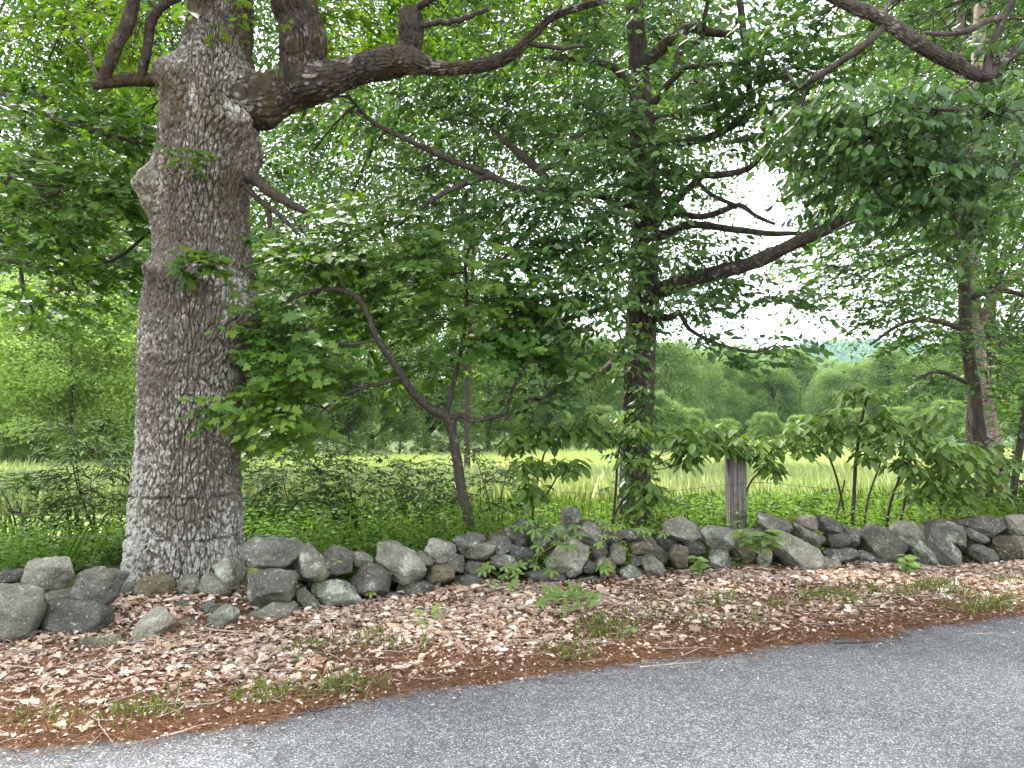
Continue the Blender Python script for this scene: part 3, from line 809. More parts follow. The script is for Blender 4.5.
# verge grass tufts
TUFTS = [(22, 716, 10), (45, 714, 16), (75, 716, 12), (135, 712, 34), (152, 708, 40), (175, 711, 16), (245, 692, 34), (262, 690, 40), (285, 693, 24), (325, 687, 30), (345, 684, 34), (357, 680, 40), (300, 652, 22), (318, 645, 28), (365, 640, 26),
         (376, 634, 16), (405, 645, 20), (440, 640, 12), (560, 655, 34), (575, 652, 36), (600, 634, 50), (612, 627, 60), (594, 622, 40), (640, 618, 20), (652, 612, 24), (700, 622, 22), (708, 606, 30), (720, 600, 26), (780, 604, 30),
         (820, 598, 50), (836, 594, 54), (850, 601, 44), (872, 590, 34), (925, 588, 50), (940, 584, 60), (912, 594, 34), (955, 592, 44), (985, 606, 44), (1000, 602, 46), (1016, 598, 40), (965, 608, 30), (760, 620, 22), (1010, 580, 30)]
gr = MB()
for (a, b_, k) in TUFTS:
    c = gp(a, b_, 0.04)
    k = int(k * 1.3)
    q = c + np.c_[rng.normal(0, 0.085, k), rng.normal(0, 0.07, k), np.zeros(k)]
    q[:, 2] = ground_z(q[:, 0], q[:, 1]) - 0.005
    D = np.c_[rng.normal(0, 0.5, k), rng.normal(0, 0.5, k), np.ones(k)]
    put_leaves(gr, 'blade', q, D, np.c_[rng.normal(0, 1, (k, 2)), np.full(k, 0.2)], rng.uniform(0.04, 0.13, k), np.clip(rng.normal(0.45, 0.28, k), 0, 1))
tag(gr.build('verge_grass', M['grass'], smooth=False), 'short green grass tufts growing through the dead leaves', 'grass', kind='stuff')

# meadow
n = 120000
y = 10.8 + (rng.uniform(0, 1, n) ** 1.25) * 51
x = rng.uniform(-1, 1, n) * (0.80 * y + 3) 
x[: n // 5] = x[: n // 5]
z = ground_z(x, y)
D = np.c_[rng.normal(0, 0.24, n), rng.normal(0, 0.24, n), np.ones(n)]
md = MB()
put_leaves(md, 'meadow', np.c_[x, y, z - 0.02], D, np.c_[rng.normal(0, 0.6, n), -np.ones(n), np.full(n, 0.2)], rng.uniform(0.30, 0.75, n) * (0.8 + 0.3 * vnoise(np.c_[x * .3, y * .3, 0 * x], 5)), np.clip(rng.normal(0.5, 0.25, n) + 0.2 * vnoise(np.c_[x * .12, y * .25, 0 * x], 6), 0, 1))
tag(md.build('meadow_grass', M['meadow'], smooth=False), 'pale seeding hay grass filling the open field', 'grass', kind='stuff')

# herb layer right behind the wall
def herbs(mb, base, H, nl, size, kind, tintc, lean=0.18, droop=0.1, tw=None):
    n = len(base)
    up = np.c_[rng.normal(0, lean, (n, 2)), np.ones(n)]
    tt = (np.arange(nl) + rng.uniform(0.5, 1.0, (n, nl))) / nl
    P = base[:, None] + up[:, None] * (H[:, None] * tt)[..., None]
    az = rng.uniform(0, 2 * np.pi, (n, 1)) + np.arange(nl)[None] * 2.4 + rng.normal(0, 0.3, (n, nl))
    D = np.stack([np.cos(az), np.sin(az), 0.35 - droop - 0.3 * (1 - tt) + rng.normal(0, 0.15, az.shape)], -1)
    Nn = np.array([0, 0, 1.0]) + rng.normal(0, 0.3, (n, nl, 3))
    sz = size * rng.uniform(0.6, 1.2, (n, nl)) * (1.1 - 0.45 * tt)
    t0 = np.clip(tintc + rng.normal(0, 0.15, (n, 1)) + rng.normal(0, 0.12, (n, nl)), 0, 1)
    put_leaves(mb, kind, P.reshape(-1, 3), D.reshape(-1, 3), Nn.reshape(-1, 3), sz.ravel(), t0.ravel())
    if tw is not None:
        for i in range(n):
            tw.tube(np.array([base[i], base[i] + up[i] * H[i] * 0.5, base[i] + up[i] * H[i]]), [0.004, 0.003, 0.0015], 4, cap=False)
hb, hs = MB(), MB()
n = 11000
x = rng.uniform(-7.5, 10, n)
y = wall_y(x) + 0.45 + 3.0 * rng.uniform(0, 1, n) ** 1.3
y = np.where((x > -3.9) & (x < -1.8), np.maximum(y, 7.0 + rng.uniform(0, 1.6, n)), y)
H = rng.uniform(0.22, 0.58, n) * (0.85 + 0.35 * vnoise(np.c_[x, y, 0 * x], 12)) * (1.12 - 0.1 * (y - wall_y(x)))
tc = np.where(x < -0.2, 0.28, 0.58) 
bs = np.c_[x, y, ground_z(x, y)]
for kd, sl, sz in (('lance', slice(0, 5200), 0.085), ('oval', slice(5200, 9000), 0.07), ('maple', slice(9000, 11000), 0.08)):
    for lo, hi, t0 in ((-9, -0.2, 0.14), (-0.2, 11, 0.5)):  # left half tinted darker: tree shade put into the leaf colour
        q = (x[sl] >= lo) & (x[sl] < hi)
        herbs(hb, bs[sl][q], H[sl][q], 10, sz, kd, t0, tw=None)
n = 9000
x = rng.uniform(-7.5, 11, n); y = wall_y(x) + 0.7 + 3.4 * rng.uniform(0, 1, n)
y = np.where((x > -3.9) & (x < -1.8), np.maximum(y, 7.0 + rng.uniform(0, 2, n)), y)
D = np.c_[rng.normal(0, 0.3, n), rng.normal(0, 0.3, n), np.ones(n)]
kk = (x > -3.7) | (rng.uniform(0, 1, n) < 0.3); x, y, D = x[kk], y[kk], D[kk]; n = len(x)
put_leaves(hb, 'meadow', np.c_[x, y, ground_z(x, y)], D, np.c_[rng.normal(0, 0.6, n), -np.ones(n), np.full(n, 0.2)], rng.uniform(0.18, 0.48, n), np.clip(rng.normal(0.5, 0.22, n), 0, 1))
tag(hb.build('undergrowth', M['herb_leaf'], smooth=False), 'fresh green weeds and grasses growing behind the stone wall', 'undergrowth', kind='stuff')

# ------------------------------------------------------------------ sticks
STK = [((205, 627), (255, 635), 5, 'long pale stick lying straight below the upright egg-shaped stone'),
       ((113, 656), (145, 653), 4, 'short grey stick lying below the tilted pale slab'),
       ((45, 672), (102, 658), 5, 'pale forked stick slanting under the large rounded boulder'),
       ((2, 664), (33, 666), 5, 'pale stick at the picture edge under the largest boulder'),
       ((44, 690), (49, 671), 5, 'short crooked stick standing across the leaf litter at lower left'),
       ((2, 694), (42, 701), 6, 'grey dead branch lying near the road edge at lower left'),
       ((118, 640), (136, 610), 4, 'thin dry stem leaning on the tilted pale slab'),
       ((280, 651), (322, 650), 4, 'pale straw-coloured stick below the bottom stone of the stacked pile'),
       ((186, 702), (236, 690), 4, 'slim curved twig among grass tufts at the road edge'),
       ((160, 728), (212, 715), 4, 'thin bare twig crossing onto the asphalt'),
       ((310, 703), (352, 699), 4, 'dark twig lying along the asphalt edge'),
       ((555, 637), (625, 640), 4, 'long straight pale stick right of the small grass clump'),
       ((835, 637), (885, 636), 6, 'thick dark stick lying on the asphalt edge'),
       ((640, 660), (700, 655), 4, 'curved thin twig following the road edge'),
       ((205, 608), (228, 602), 5, 'short broken stick beside the half buried dark stone'),
       ((975, 628), (998, 627), 3, 'tiny pale stick lying alone on the asphalt')]
for k, (a, b_, r, lab) in enumerate(STK):
    p0, p1 = gp(*a, 0.06), gp(*b_, 0.06)
    for q in (p0, p1):
        q[2] = max(float(ground_z(q[0], q[1])), 0.0) + 0.02
    mid = (p0 + p1) / 2; mid[2] = max(float(ground_z(mid[0], mid[1])), 0.0) + 0.022
    Ld = np.linalg.norm(p1 - p0); sd = np.array([-(p1 - p0)[1], (p1 - p0)[0], 0]) / Ld
    pp = spline(np.array([p0, (p0 + mid) / 2 + sd * rng.normal(0, 0.03) * Ld, mid + sd * rng.normal(0, 0.05) * Ld, (mid + p1) / 2 + sd * rng.normal(0, 0.03) * Ld, p1]), 4)
    mb = MB(); rr = r * 0.0011
    mb.tube(pp, np.linspace(rr * 1.2, rr * 0.6, len(pp)), 6, wob=0.25)
    if Ld > 0.28:
        j = len(pp) // 2
        e = pp[j] + (pp[-1] - pp[0]) * 0.22 + sd * 0.14 * Ld
        mb.tube(np.array([pp[j], (pp[j] + e) / 2, e]), [rr * 0.8, rr * 0.6, rr * 0.35], 5)
    tag(mb.build('fallen_stick', M['twig'] if 'dark' in lab else M['stick'], None, origin=mid), lab, 'stick', 'fallen sticks on the verge')
# many fine twigs in the litter
tw = MB()
n = 950
x = rng.uniform(-4.6, 7, n); y = edge_y(x) + rng.uniform(0.0, 1, n) ** 0.9 * (wall_y(x) - edge_y(x) - 0.05)
for i in range(n):
    a = rng.normal(0, 0.7); L = 0.05 + 0.40 * rng.uniform(0, 1) ** 2.2
    d_ = np.array([math.cos(a), math.sin(a), 0]) * L / 2
    c = np.array([x[i], y[i], float(ground_z(x[i], y[i])) + 0.02])
    tw.tube(np.array([c - d_, c + rng.normal(0, 0.012, 3), c + d_ + [0, 0, rng.uniform(-.01, .03)]]), [0.0036, 0.0030, 0.0016], 4, cap=False)
tag(tw.build('twig_litter', M['stick']), 'fine dry twigs scattered through the dead leaves', 'twigs', kind='stuff')

# ------------------------------------------------------------------ the old trunk
old = Tree('old_tree', 'massive old burled tree with rough pale bark in the gap of the stone wall', 'tree', [pt(185, 590, 6.62)[0], 6.62, 0.1], M['bark_limb'], M['oak_leaf'], dens=2.1)
PROF = [(625, 118, 254), (600, 122, 249), (585, 127, 245), (560, 131, 243), (530, 134, 241), (500, 136, 240), (465, 139, 239), (430, 140, 238), (400, 141, 240), (370, 143, 243), (345, 145, 248),
        (320, 147, 252), (300, 149, 254), (280, 151, 253), (258, 156, 249), (235, 157, 248), (210, 159, 247), (185, 160, 249), (160, 160, 252), (130, 163, 256), (100, 166, 260), (80, 171, 257), (55, 182, 251), (30, 188, 251), (0, 191, 251),
        (-60, 195, 250), (-150, 198, 246), (-300, 204, 240)]
zz = lambda py: pt(200, py, 6.62)[2]
BUR = [(-2.95, zz(186), 0.17, 0.36, 0.155), (-0.25, zz(318), 0.182, 0.34, 0.13), (-2.35, zz(84), 0.130, 0.40, 0.14), (-0.75, zz(138), 0.156, 0.40, 0.16), (-0.2, zz(160), 0.091, 0.35, 0.2), (-1.9, zz(275), 0.130, 0.38, 0.14), (-1.35, zz(290), 0.091, 0.4, 0.12),
       (-0.35, zz(98), 0.156, 0.5, 0.16), (-2.6, zz(205), 0.091, 0.4, 0.22), (3.0, zz(300), 0.065, 0.5, 0.3), (-1.4, zz(130), 0.052, 0.6, 0.2)]
tm = trunk_mesh(PROF, 6.62, 0.032, 0.15, 0.042, 760, 900, BUR, 0.035, 3, scars=(zz(493), zz(533)))
tm.build('trunk', M['bark_old'], old.root)
old.sk.append(np.array([[old.root.location[0], 6.62, z_] for z_ in np.linspace(2.5, 6, 8)]))
old.limb([(222, 100, 6.6, 30), (262, 99, 6.5, 26), (290, 90, 6.42, 22), (318, 82, 6.35, 19), (350, 73, 6.3, 16), (382, 64, 6.22, 16), (410, 61, 6.15, 14), (440, 68, 6.1, 8.5), (480, 66, 6.05, 7.5), (512, 54, 6.0, 6.5), (530, 38, 5.95, 5), (555, 16, 5.9, 4), (605, 0, 5.8, 3)], seg=110, wob=0.14, relief=(0.032, 0.11, 0.014))
old.limb([(292, 100, 6.42, 20), (299, 66, 6.4, 21.5), (301, 40, 6.36, 22), (296, 10, 6.34, 21), (286, -30, 6.3, 20), (270, -120, 6.2, 17), (250, -260, 6.1, 12)], seg=130, wob=0.12, relief=(0.035, 0.12, 0.020))
old.limb([(398, 66, 6.18, 15), (408, 45, 6.16, 13.5), (411, 22, 6.15, 12.5), (409, 10, 6.15, 11)], 'limb_stub', 80, 0.15, relief=(0.03, 0.10, 0.014))
old.limb([(409, 14, 6.15, 5), (420, 6, 6.1, 4), (440, -8, 6.0, 3.5), (470, -40, 5.8, 3)])
old.limb([(178, 84, 6.5, 8), (150, 80, 6.4, 6.5), (120, 81, 6.3, 6), (92, 86, 6.2, 4.5)], seg=40, relief=(0.02, 0.07, 0.007))
old.limb([(102, 84, 6.25, 5), (112, 60, 6.2, 6), (124, 28, 6.15, 6.5), (134, -10, 6.1, 6), (150, -80, 6.0, 5)], seg=40, relief=(0.02, 0.07, 0.007))
old.limb([(140, 80, 6.35, 4), (146, 52, 6.3, 5), (150, 22, 6.25, 5), (166, 4, 6.2, 4.5), (188, -12, 6.15, 4), (200, -60, 6.1, 3)], seg=40, relief=(0.02, 0.07, 0.007))
old.limb([(246, 177, 6.4, 7), (262, 185, 6.3, 6), (282, 201, 6.2, 5), (304, 212, 6.1, 3)], 'limb_stub', seg=40, relief=(0.02, 0.08, 0.008))
old.limb([(246, 188, 6.4, 3), (268, 207, 6.25, 3), (284, 220, 6.15, 2.5), (298, 234, 6.1, 1.5)])
old.limb([(268, 204, 6.25, 3), (269, 218, 6.24, 2.6), (270, 234, 6.2, 1.5)], 'limb_stub')
old.limb([(200, -250, 6.6, 24), (170, -380, 6.4, 16), (120, -520, 6.0, 9)])
old.thin([(530, 42, 5.95, 3), (560, 48, 5.9, 2.4), (585, 45, 5.8, 1.5)])
old.thin([(488, 8, 5.9, 2), (460, 20, 6.0, 3), (430, 24, 6.1, 3), (412, 26, 6.15, 3.2)])
for q in [(225, 20, 30, 10, 6.0, .4, 4), (60, 25, 60, 45, 7.2, .9, 34), (40, 80, 60, 35, 7.6, .9, 26), (110, 40, 50, 50, 7.8, .8, 26), (150, 110, 30, 40, 7.6, .6, 14), (130, 20, 40, 40, 6.6, .6, 16), (20, -40, 90, 50, 6.8, 1, 20), (330, 25, 40, 40, 7.2, .9, 26), (370, 15, 45, 30, 7.4, .9, 24), (450, 20, 60, 25, 7.0, 1.0, 30),
          (540, 30, 50, 30, 7.6, .9, 24), (350, -60, 150, 50, 6.5, 1.4, 40), (520, -60, 120, 50, 6.5, 1.2, 34), (120, -100, 180, 70, 6.5, 1.4, 60), (300, -220, 300, 100, 6.5, 1.8, 80)]:
    old.clump(*q, 'oak', 0.105, nl=9, L=0.40)
# sprigs on the bark
for q, m_ in (((206, 264, 26, 12, 5.95, .10, 12), 'maple'), ((185, 158, 16, 12, 6.0, .10, 5), 'maple')):
    old.clump(*q, m_, 0.085, nl=6, L=0.20, join=False, tintc=0.55, face=0.8)
old.done()
# ------------------------------------------------------------------ left maple reaching in from outside the frame
lm = Tree('maple_tree', 'leafy maple bough reaching in from the left edge before the light green trees', 'tree', [pt(-70, 590, 8.2)[0], 8.2, 0.0], M['bark_young'], M['maple_leaf'], dens=1.35)
lm.limb([(-70, 600, 8.2, 12), (-74, 400, 8.2, 11), (-66, 250, 8.2, 10), (-72, 100, 8.2, 8), (-60, -60, 8.2, 6)], 'trunk', 12)
lm.limb([(-68, 210, 8.2, 5), (-20, 170, 8.0, 4), (20, 178, 7.7, 3), (70, 210, 7.4, 2), (110, 190, 7.2, 1.5)])
lm.limb([(-70, 100, 8.2, 5), (-30, 84, 8.0, 4.5), (10, 88, 7.8, 4), (45, 97, 7.6, 3)])
lm.limb([(-10, 86, 7.9, 3), (40, 112, 7.5, 2.6), (100, 132, 7.2, 2.2), (150, 146, 7.0, 1.4)])
lm.limb([(-66, 300, 8.2, 5), (0, 262, 8.0, 4), (60, 270, 7.8, 3), (110, 262, 7.6, 2), (150, 232, 7.5, 1.4)])
lm.limb([(20, 268, 8.0, 2), (24, 290, 7.95, 2), (34, 315, 7.9, 1.4), (30, 330, 7.9, 1)])
for q in [(25, 120, 50, 26, 7.6, .6, 24), (85, 125, 50, 28, 7.4, .6, 26), (140, 140, 34, 30, 7.2, .4, 16), (20, 165, 45, 26, 7.4, .6, 22), (70, 180, 50, 24, 7.1, .5, 26), (110, 200, 40, 22, 7.0, .4, 18), (20, 215, 45, 22, 7.3, .5, 20), (30, 245, 50, 20, 7.6, .6, 20),
          (85, 235, 50, 22, 7.5, .6, 22), (125, 215, 30, 25, 7.5, .5, 14), (60, 275, 60, 18, 7.7, .6, 24), (115, 270, 36, 20, 7.6, .5, 16), (20, 300, 34, 18, 7.8, .5, 12), (80, 305, 40, 12, 7.9, .5, 10), (-60, 200, 60, 100, 7.8, .8, 40), (150, 175, 20, 30, 7.3, .3, 8)]:
    lm.clump(*q, 'maple', 0.105, nl=9, L=0.42, jit=0.40, face=0.45, tintc=0.58)
for q in [(40, 195, 55, 30, 6.6, .3, 12), (10, 150, 40, 40, 6.5, .4, 8)]:
    lm.clump(*q, 'oval', 0.10, nl=9, L=0.42, jit=0.5)
lm.done()

# ------------------------------------------------------------------ bent sapling
sp_ = Tree('maple_sapling', 'slender maple sapling with a bent grey stem leaning left over the wall', 'tree', [pt(472, 535, 7.3)[0], 7.3, 0.0], M['bark_young'], M['maple_leaf'], dens=1.9)
sp_.limb([(474, 560, 7.3, 6.5), (470, 530, 7.3, 5.6), (464, 495, 7.28, 5.2), (458, 465, 7.26, 5), (453, 435, 7.24, 4.8), (446, 417, 7.2, 4.8), (428, 406, 7.15, 4.6), (410, 388, 7.1, 4.2), (394, 365, 7.0, 3.9), (378, 338, 6.95, 3.5), (366, 312, 6.9, 3.2), (350, 293, 6.85, 2.8), (318, 290, 6.8, 2.4), (280, 303, 6.7, 1.6)], 'trunk', 10)
sp_.limb([(447, 417, 7.2, 3.2), (462, 416, 7.15, 2.8), (472, 421, 7.1, 2.6), (490, 418, 7.05, 2.4), (506, 412, 7.0, 2), (512, 392, 7.0, 1.7), (525, 365, 6.95, 1.5), (532, 345, 6.9, 1)])
sp_.limb([(446, 416, 7.2, 2.4), (452, 390, 7.2, 2.2), (462, 345, 7.2, 2), (467, 300, 7.2, 1.8), (466, 260, 7.2, 1.6), (476, 235, 7.2, 1.2)])
sp_.limb([(402, 377, 7.05, 2), (380, 384, 6.95, 1.8), (352, 391, 6.8, 1.6), (325, 408, 6.7, 1.2)])
sp_.limb([(345, 290, 6.85, 2), (330, 265, 6.9, 1.8), (310, 240, 7.0, 1.5), (290, 215, 7.1, 1)])
sp_.limb([(378, 340, 6.95, 1.6), (350, 344, 6.8, 1.4), (320, 342, 6.7, 1)])
for q in [(305, 255, 45, 22, 6.8, .5, 26), (350, 265, 50, 24, 7.6, .5, 24), (298, 335, 30, 28, 6.4, .4, 20), (300, 370, 44, 30, 6.4, .4, 26), (285, 402, 32, 20, 6.2, .3, 16), (335, 330, 46, 30, 7.6, .4, 20), (345, 385, 40, 24, 7.6, .4, 18), (400, 280, 45, 26, 7.6, .5, 22), (440, 255, 50, 26, 7.0, .5, 22),
          (420, 320, 46, 24, 7.6, .4, 18), (470, 300, 46, 26, 7.1, .5, 20), (490, 345, 44, 22, 7.0, .4, 18), (430, 365, 44, 18, 7.6, .4, 14), (500, 265, 40, 26, 7.2, .5, 18), (520, 310, 36, 26, 7.1, .4, 16), (300, 430, 45, 16, 6.8, .4, 14), (225, 410, 14, 14, 6.0, .12, 4), (285, 295, 22, 22, 6.6, .3, 10), (390, 220, 70, 26, 7.2, .6, 24), (540, 355, 30, 20, 7.0, .4, 12)]:
    sp_.clump(*q, 'maple', 0.10, nl=9, L=0.40, jit=0.42, droop=0.22, face=0.75, tintc=0.62)
sp_.done()

# ------------------------------------------------------------------ middle tree
mt = Tree('hickory_tree', 'tall straight dark tree draped in leafy climbers behind the middle of the stone wall', 'tree', [pt(635, 525, 7.9)[0], 7.9, 0.0], M['bark_mid'], M['hickory_leaf'], dens=1.9)
tm = trunk_mesh([(555, 611, 660), (540, 616, 656), (522, 618, 653), (490, 619, 651), (450, 620, 650), (400, 622, 654), (350, 624, 656), (300, 627, 657), (250, 630, 659), (200, 632, 660), (150, 630, 656), (100, 629, 652), (50, 628, 647), (0, 625, 643), (-80, 622, 638), (-250, 618, 630), (-420, 612, 618)],
                7.9, 0.05, 0.20, 0.016, 150, 520, (), 0.03, 6)
tm.build('trunk', M['bark_mid'], mt.root)
mt.sk.append(np.array([pt(640, y_, 7.9) for y_ in np.linspace(450, -200, 24)]))
mt.limb([(648, 294, 7.9, 9), (680, 283, 7.7, 8), (720, 273, 7.4, 7.5), (760, 260, 7.1, 7), (800, 241, 6.8, 6.5), (845, 218, 6.5, 6), (890, 190, 6.2, 5), (930, 175, 6.0, 3)], seg=48, relief=(0.025, 0.08, 0.006))
mt.limb([(650, 238, 7.9, 5), (672, 232, 7.8, 4.5), (690, 225, 7.7, 4), (730, 229, 7.5, 3.6), (770, 233, 7.3, 3), (800, 233, 7.1, 2)])
mt.limb([(650, 228, 7.9, 5), (664, 214, 7.8, 4.5), (680, 196, 7.7, 4), (700, 178, 7.6, 3.2), (712, 160, 7.5, 2.4)])
mt.limb([(668, 213, 7.8, 3.4), (700, 217, 7.6, 3.2), (722, 211, 7.5, 3.2), (740, 205, 7.4, 2.6), (757, 216, 7.3, 2), (775, 224, 7.2, 1.6)])
mt.limb([(697, 181, 7.6, 2.4), (712, 195, 7.5, 2.2), (738, 206, 7.4, 2)])
mt.limb([(640, 70, 7.9, 7), (655, 55, 7.8, 6.5), (668, 43, 7.7, 6), (688, 28, 7.6, 5), (712, 32, 7.5, 4.5), (730, 35, 7.4, 3)])
mt.limb([(684, 32, 7.6, 5), (680, 50, 7.55, 4.5), (672, 72, 7.5, 3)])
mt.limb([(683, 42, 7.6, 3), (695, 44, 7.5, 3), (703, 34, 7.4, 2.6), (705, 15, 7.3, 2.2), (712, -10, 7.2, 1.8)])
mt.limb([(644, 116, 7.9, 4), (680, 72, 7.5, 3), (700, 66, 7.3, 2.8), (740, 63, 7.1, 2.4), (770, 52, 6.9, 1.8)])
mt.limb([(738, -20, 6.9, 3.5), (742, 20, 6.9, 3.5), (747, 60, 6.95, 3.6), (751, 95, 7.0, 3.2)])
mt.limb([(648, 122, 7.9, 4), (690, 112, 7.6, 4), (715, 106, 7.4, 3.8), (740, 100, 7.2, 3), (752, 92, 7.1, 2)])
mt.limb([(650, 145, 7.9, 4), (700, 140, 7.5, 4), (728, 128, 7.3, 4), (746, 115, 7.1, 3.4), (755, 102, 7.0, 2.4)])
mt.limb([(655, 172, 7.9, 4), (710, 175, 7.5, 3.6), (745, 170, 7.2, 3.2), (765, 158, 7.0, 3), (810, 164, 6.8, 2.2)])
mt.limb([(632, 92, 7.9, 4.5), (618, 70, 7.7, 4), (598, 62, 7.5, 3.4), (578, 60, 7.4, 2.4), (545, 58, 7.2, 1.6)])
mt.limb([(632, 205, 7.9, 5), (600, 195, 7.6, 4), (560, 191, 7.4, 4), (520, 188, 7.3, 3.8), (488, 174, 7.2, 3.6), (458, 163, 7.1, 3.2), (430, 150, 7.0, 3), (400, 136, 6.9, 2.6), (372, 122, 6.8, 2.2), (348, 96, 6.7, 1.6)])
mt.limb([(550, 185, 7.4, 4.5), (540, 172, 7.4, 4.5), (522, 155, 7.4, 4), (508, 143, 7.4, 3), (498, 132, 7.4, 2)])
mt.limb([(540, 172, 7.4, 3), (560, 160, 7.3, 2.8), (572, 142, 7.2, 2.4), (590, 128, 7.1, 1.8)])
mt.limb([(490, 175, 7.2, 2.6), (450, 190, 7.1, 2.6), (425, 205, 7.0, 2.2), (395, 228, 6.9, 1.4)])
mt.limb([(548, 192, 7.4, 2.6), (540, 215, 7.3, 2.4), (520, 240, 7.2, 2), (500, 262, 7.1, 1.2)])
mt.limb([(626, 345, 7.9, 4), (600, 374, 7.5, 3.2), (570, 385, 7.3, 2.8), (545, 398, 7.1, 2.2), (505, 420, 6.9, 1.4)])
mt.limb([(628, 300, 7.9, 4), (590, 312, 7.6, 3), (560, 322, 7.4, 2.6), (530, 345, 7.2, 1.6)])
mt.limb([(655, 315, 7.9, 4), (668, 318, 7.7, 3.5), (680, 314, 7.6, 2.6), (690, 330, 7.4, 2), (720, 345, 7.1, 1.8), (755, 352, 6.9, 1.4), (775, 345, 6.8, 1)])
MC = [(600, 15, 46, 26, 7.4, .8, 24), (670, 10, 50, 26, 7.6, .9, 24), (740, 15, 50, 30, 7.2, .9, 26), (560, 70, 60, 36, 7.6, .8, 34), (500, 100, 60, 36, 7.8, .8, 34), (440, 120, 60, 36, 8.0, .8, 30), (370, 120, 60, 30, 8.2, .8, 26), (300, 130, 50, 34, 8.4, .8, 26), (300, 170, 40, 26, 8.4, .8, 14),
      (640, 130, 40, 28, 7.1, .3, 16), (690, 90, 50, 36, 7.4, .8, 30), (750, 70, 50, 36, 7.0, .8, 30), (730, 130, 46, 26, 7.2, .7, 24), (780, 120, 44, 30, 6.8, .7, 26), (600, 105, 50, 24, 7.2, .6, 22), (560, 130, 50, 22, 7.4, .5, 18), (600, 165, 50, 20, 7.0, .5, 20), (660, 160, 36, 18, 7.0, .3, 12), (530, 205, 46, 26, 7.1, .5, 22),
      (590, 215, 44, 26, 7.0, .4, 24), (560, 250, 50, 26, 7.0, .5, 28), (610, 260, 34, 28, 7.0, .3, 18), (655, 200, 26, 26, 7.2, .2, 9), (690, 250, 34, 16, 7.2, .4, 9), (690, 300, 36, 22, 7.2, .4, 12), (720, 285, 36, 14, 7.1, .4, 7), (560, 300, 50, 26, 7.1, .5, 26), (600, 310, 34, 26, 7.0, .3, 16), (540, 340, 44, 20, 7.1, .4, 16), (590, 355, 40, 22, 7.1, .4, 16),
      (470, 160, 50, 26, 7.6, .6, 18), (420, 180, 50, 26, 7.8, .7, 16), (460, 215, 50, 22, 7.6, .6, 18), (350, 205, 46, 24, 8.0, .7, 14), (410, 90, 60, 30, 8.2, .8, 24), (540, 400, 44, 18, 7.0, .4, 14), (760, 345, 32, 9, 6.9, .3, 6), (745, 362, 26, 8, 6.9, .2, 4), (700, 335, 22, 8, 7.3, .3, 4), (840, 180, 40, 30, 6.5, .6, 16),
      (800, 165, 34, 22, 6.8, .5, 12), (770, 300, 22, 10, 7.0, .3, 4), (750, 250, 30, 10, 7.2, .3, 4), (620, -60, 200, 50, 7.2, 1.6, 70), (640, -200, 300, 80, 7.5, 2, 90), (480, 50, 50, 30, 8.0, .8, 24), (620, 60, 40, 30, 8.6, .5, 20), (660, 60, 40, 40, 8.6, .6, 20), (640, 185, 34, 30, 7.0, .2, 12)]
for q in MC:
    mt.clump(*q, 'oval', 0.098, nl=10, L=0.40, jit=0.7, droop=0.42, face=0.35)
for y_ in range(200, 500, 16):
    mt.clump(636 + rng.normal(0, 4), y_, 20, 14, 7.68, .14, 5 if y_ < 330 else 4, 'oval', 0.085, nl=8, L=0.22, join=False, jit=0.55, droop=0.6)
mt.done()

# ------------------------------------------------------------------ right-hand trees
rt = Tree('ash_tree', 'thin dark straight-stemmed tree beside the paler leaning trunk at the right', 'tree', [pt(985, 520, 9.4)[0], 9.4, -0.02], M['bark_mid'], M['hickory_leaf'], dens=2.2)
rt.limb([(990, 545, 9.4, 7.5), (985, 490, 9.4, 7), (980, 440, 9.4, 6.8), (973, 390, 9.4, 6.5), (967, 340, 9.4, 6.2), (964, 290, 9.4, 6), (962, 230, 9.4, 5.6), (958, 150, 9.4, 5), (960, 40, 9.4, 4), (962, -120, 9.4, 2.5)], 'trunk', 12)
for l_ in ([(964, 270, 9.4, 3), (930, 250, 9.0, 2.6), (890, 262, 8.6, 2), (850, 275, 8.2, 1.4)], [(962, 220, 9.4, 3), (920, 200, 9.0, 2.6), (870, 215, 8.6, 2), (815, 240, 8.2, 1.2)], [(966, 330, 9.4, 3), (930, 320, 9.0, 2.4), (900, 325, 8.7, 1.8), (870, 345, 8.4, 1.2)],
           [(964, 300, 9.4, 3), (1000, 290, 9.2, 2.4), (1040, 300, 9, 1.6)], [(960, 160, 9.4, 3), (920, 140, 9, 2.4), (860, 150, 8.6, 1.6)], [(972, 385, 9.4, 2.4), (940, 372, 9.0, 2), (915, 380, 8.8, 1.2)]):
    rt.limb(l_, seg=6)
for q in [(830, 265, 50, 22, 8.4, .6, 24), (880, 250, 50, 30, 8.6, .7, 30), (800, 305, 40, 16, 8.2, .4, 12), (900, 300, 46, 22, 8.8, .6, 24), (940, 270, 50, 40, 9.0, .7, 34), (1000, 270, 44, 44, 9.2, .7, 34), (960, 330, 50, 24, 9.0, .6, 20), (1005, 340, 36, 36, 9.2, .7, 22), (920, 340, 36, 16, 8.8, .4, 12), (1010, 400, 30, 34, 9.2, .6, 16), (870, 215, 50, 24, 8.6, .6, 22),
          (930, 200, 50, 30, 8.8, .6, 26), (1000, 200, 44, 34, 9.2, .6, 24), (935, 385, 24, 16, 8.9, .3, 8), (870, 322, 34, 10, 8.6, .4, 7), (990, 440, 34, 20, 9.0, .4, 8), (930, 100, 90, 50, 9.4, 1, 40)]:
    rt.clump(*q, 'oval', 0.10, nl=9, L=0.42, jit=0.36, droop=0.2)
rt.done()
r2 = Tree('broad_tree', 'thicker pale brown leaning trunk rising just behind the thin dark stem', 'tree', [pt(998, 510, 11.5)[0], 11.5, -0.2], M['bark_red'], M['hickory_leaf'], dens=1.8)
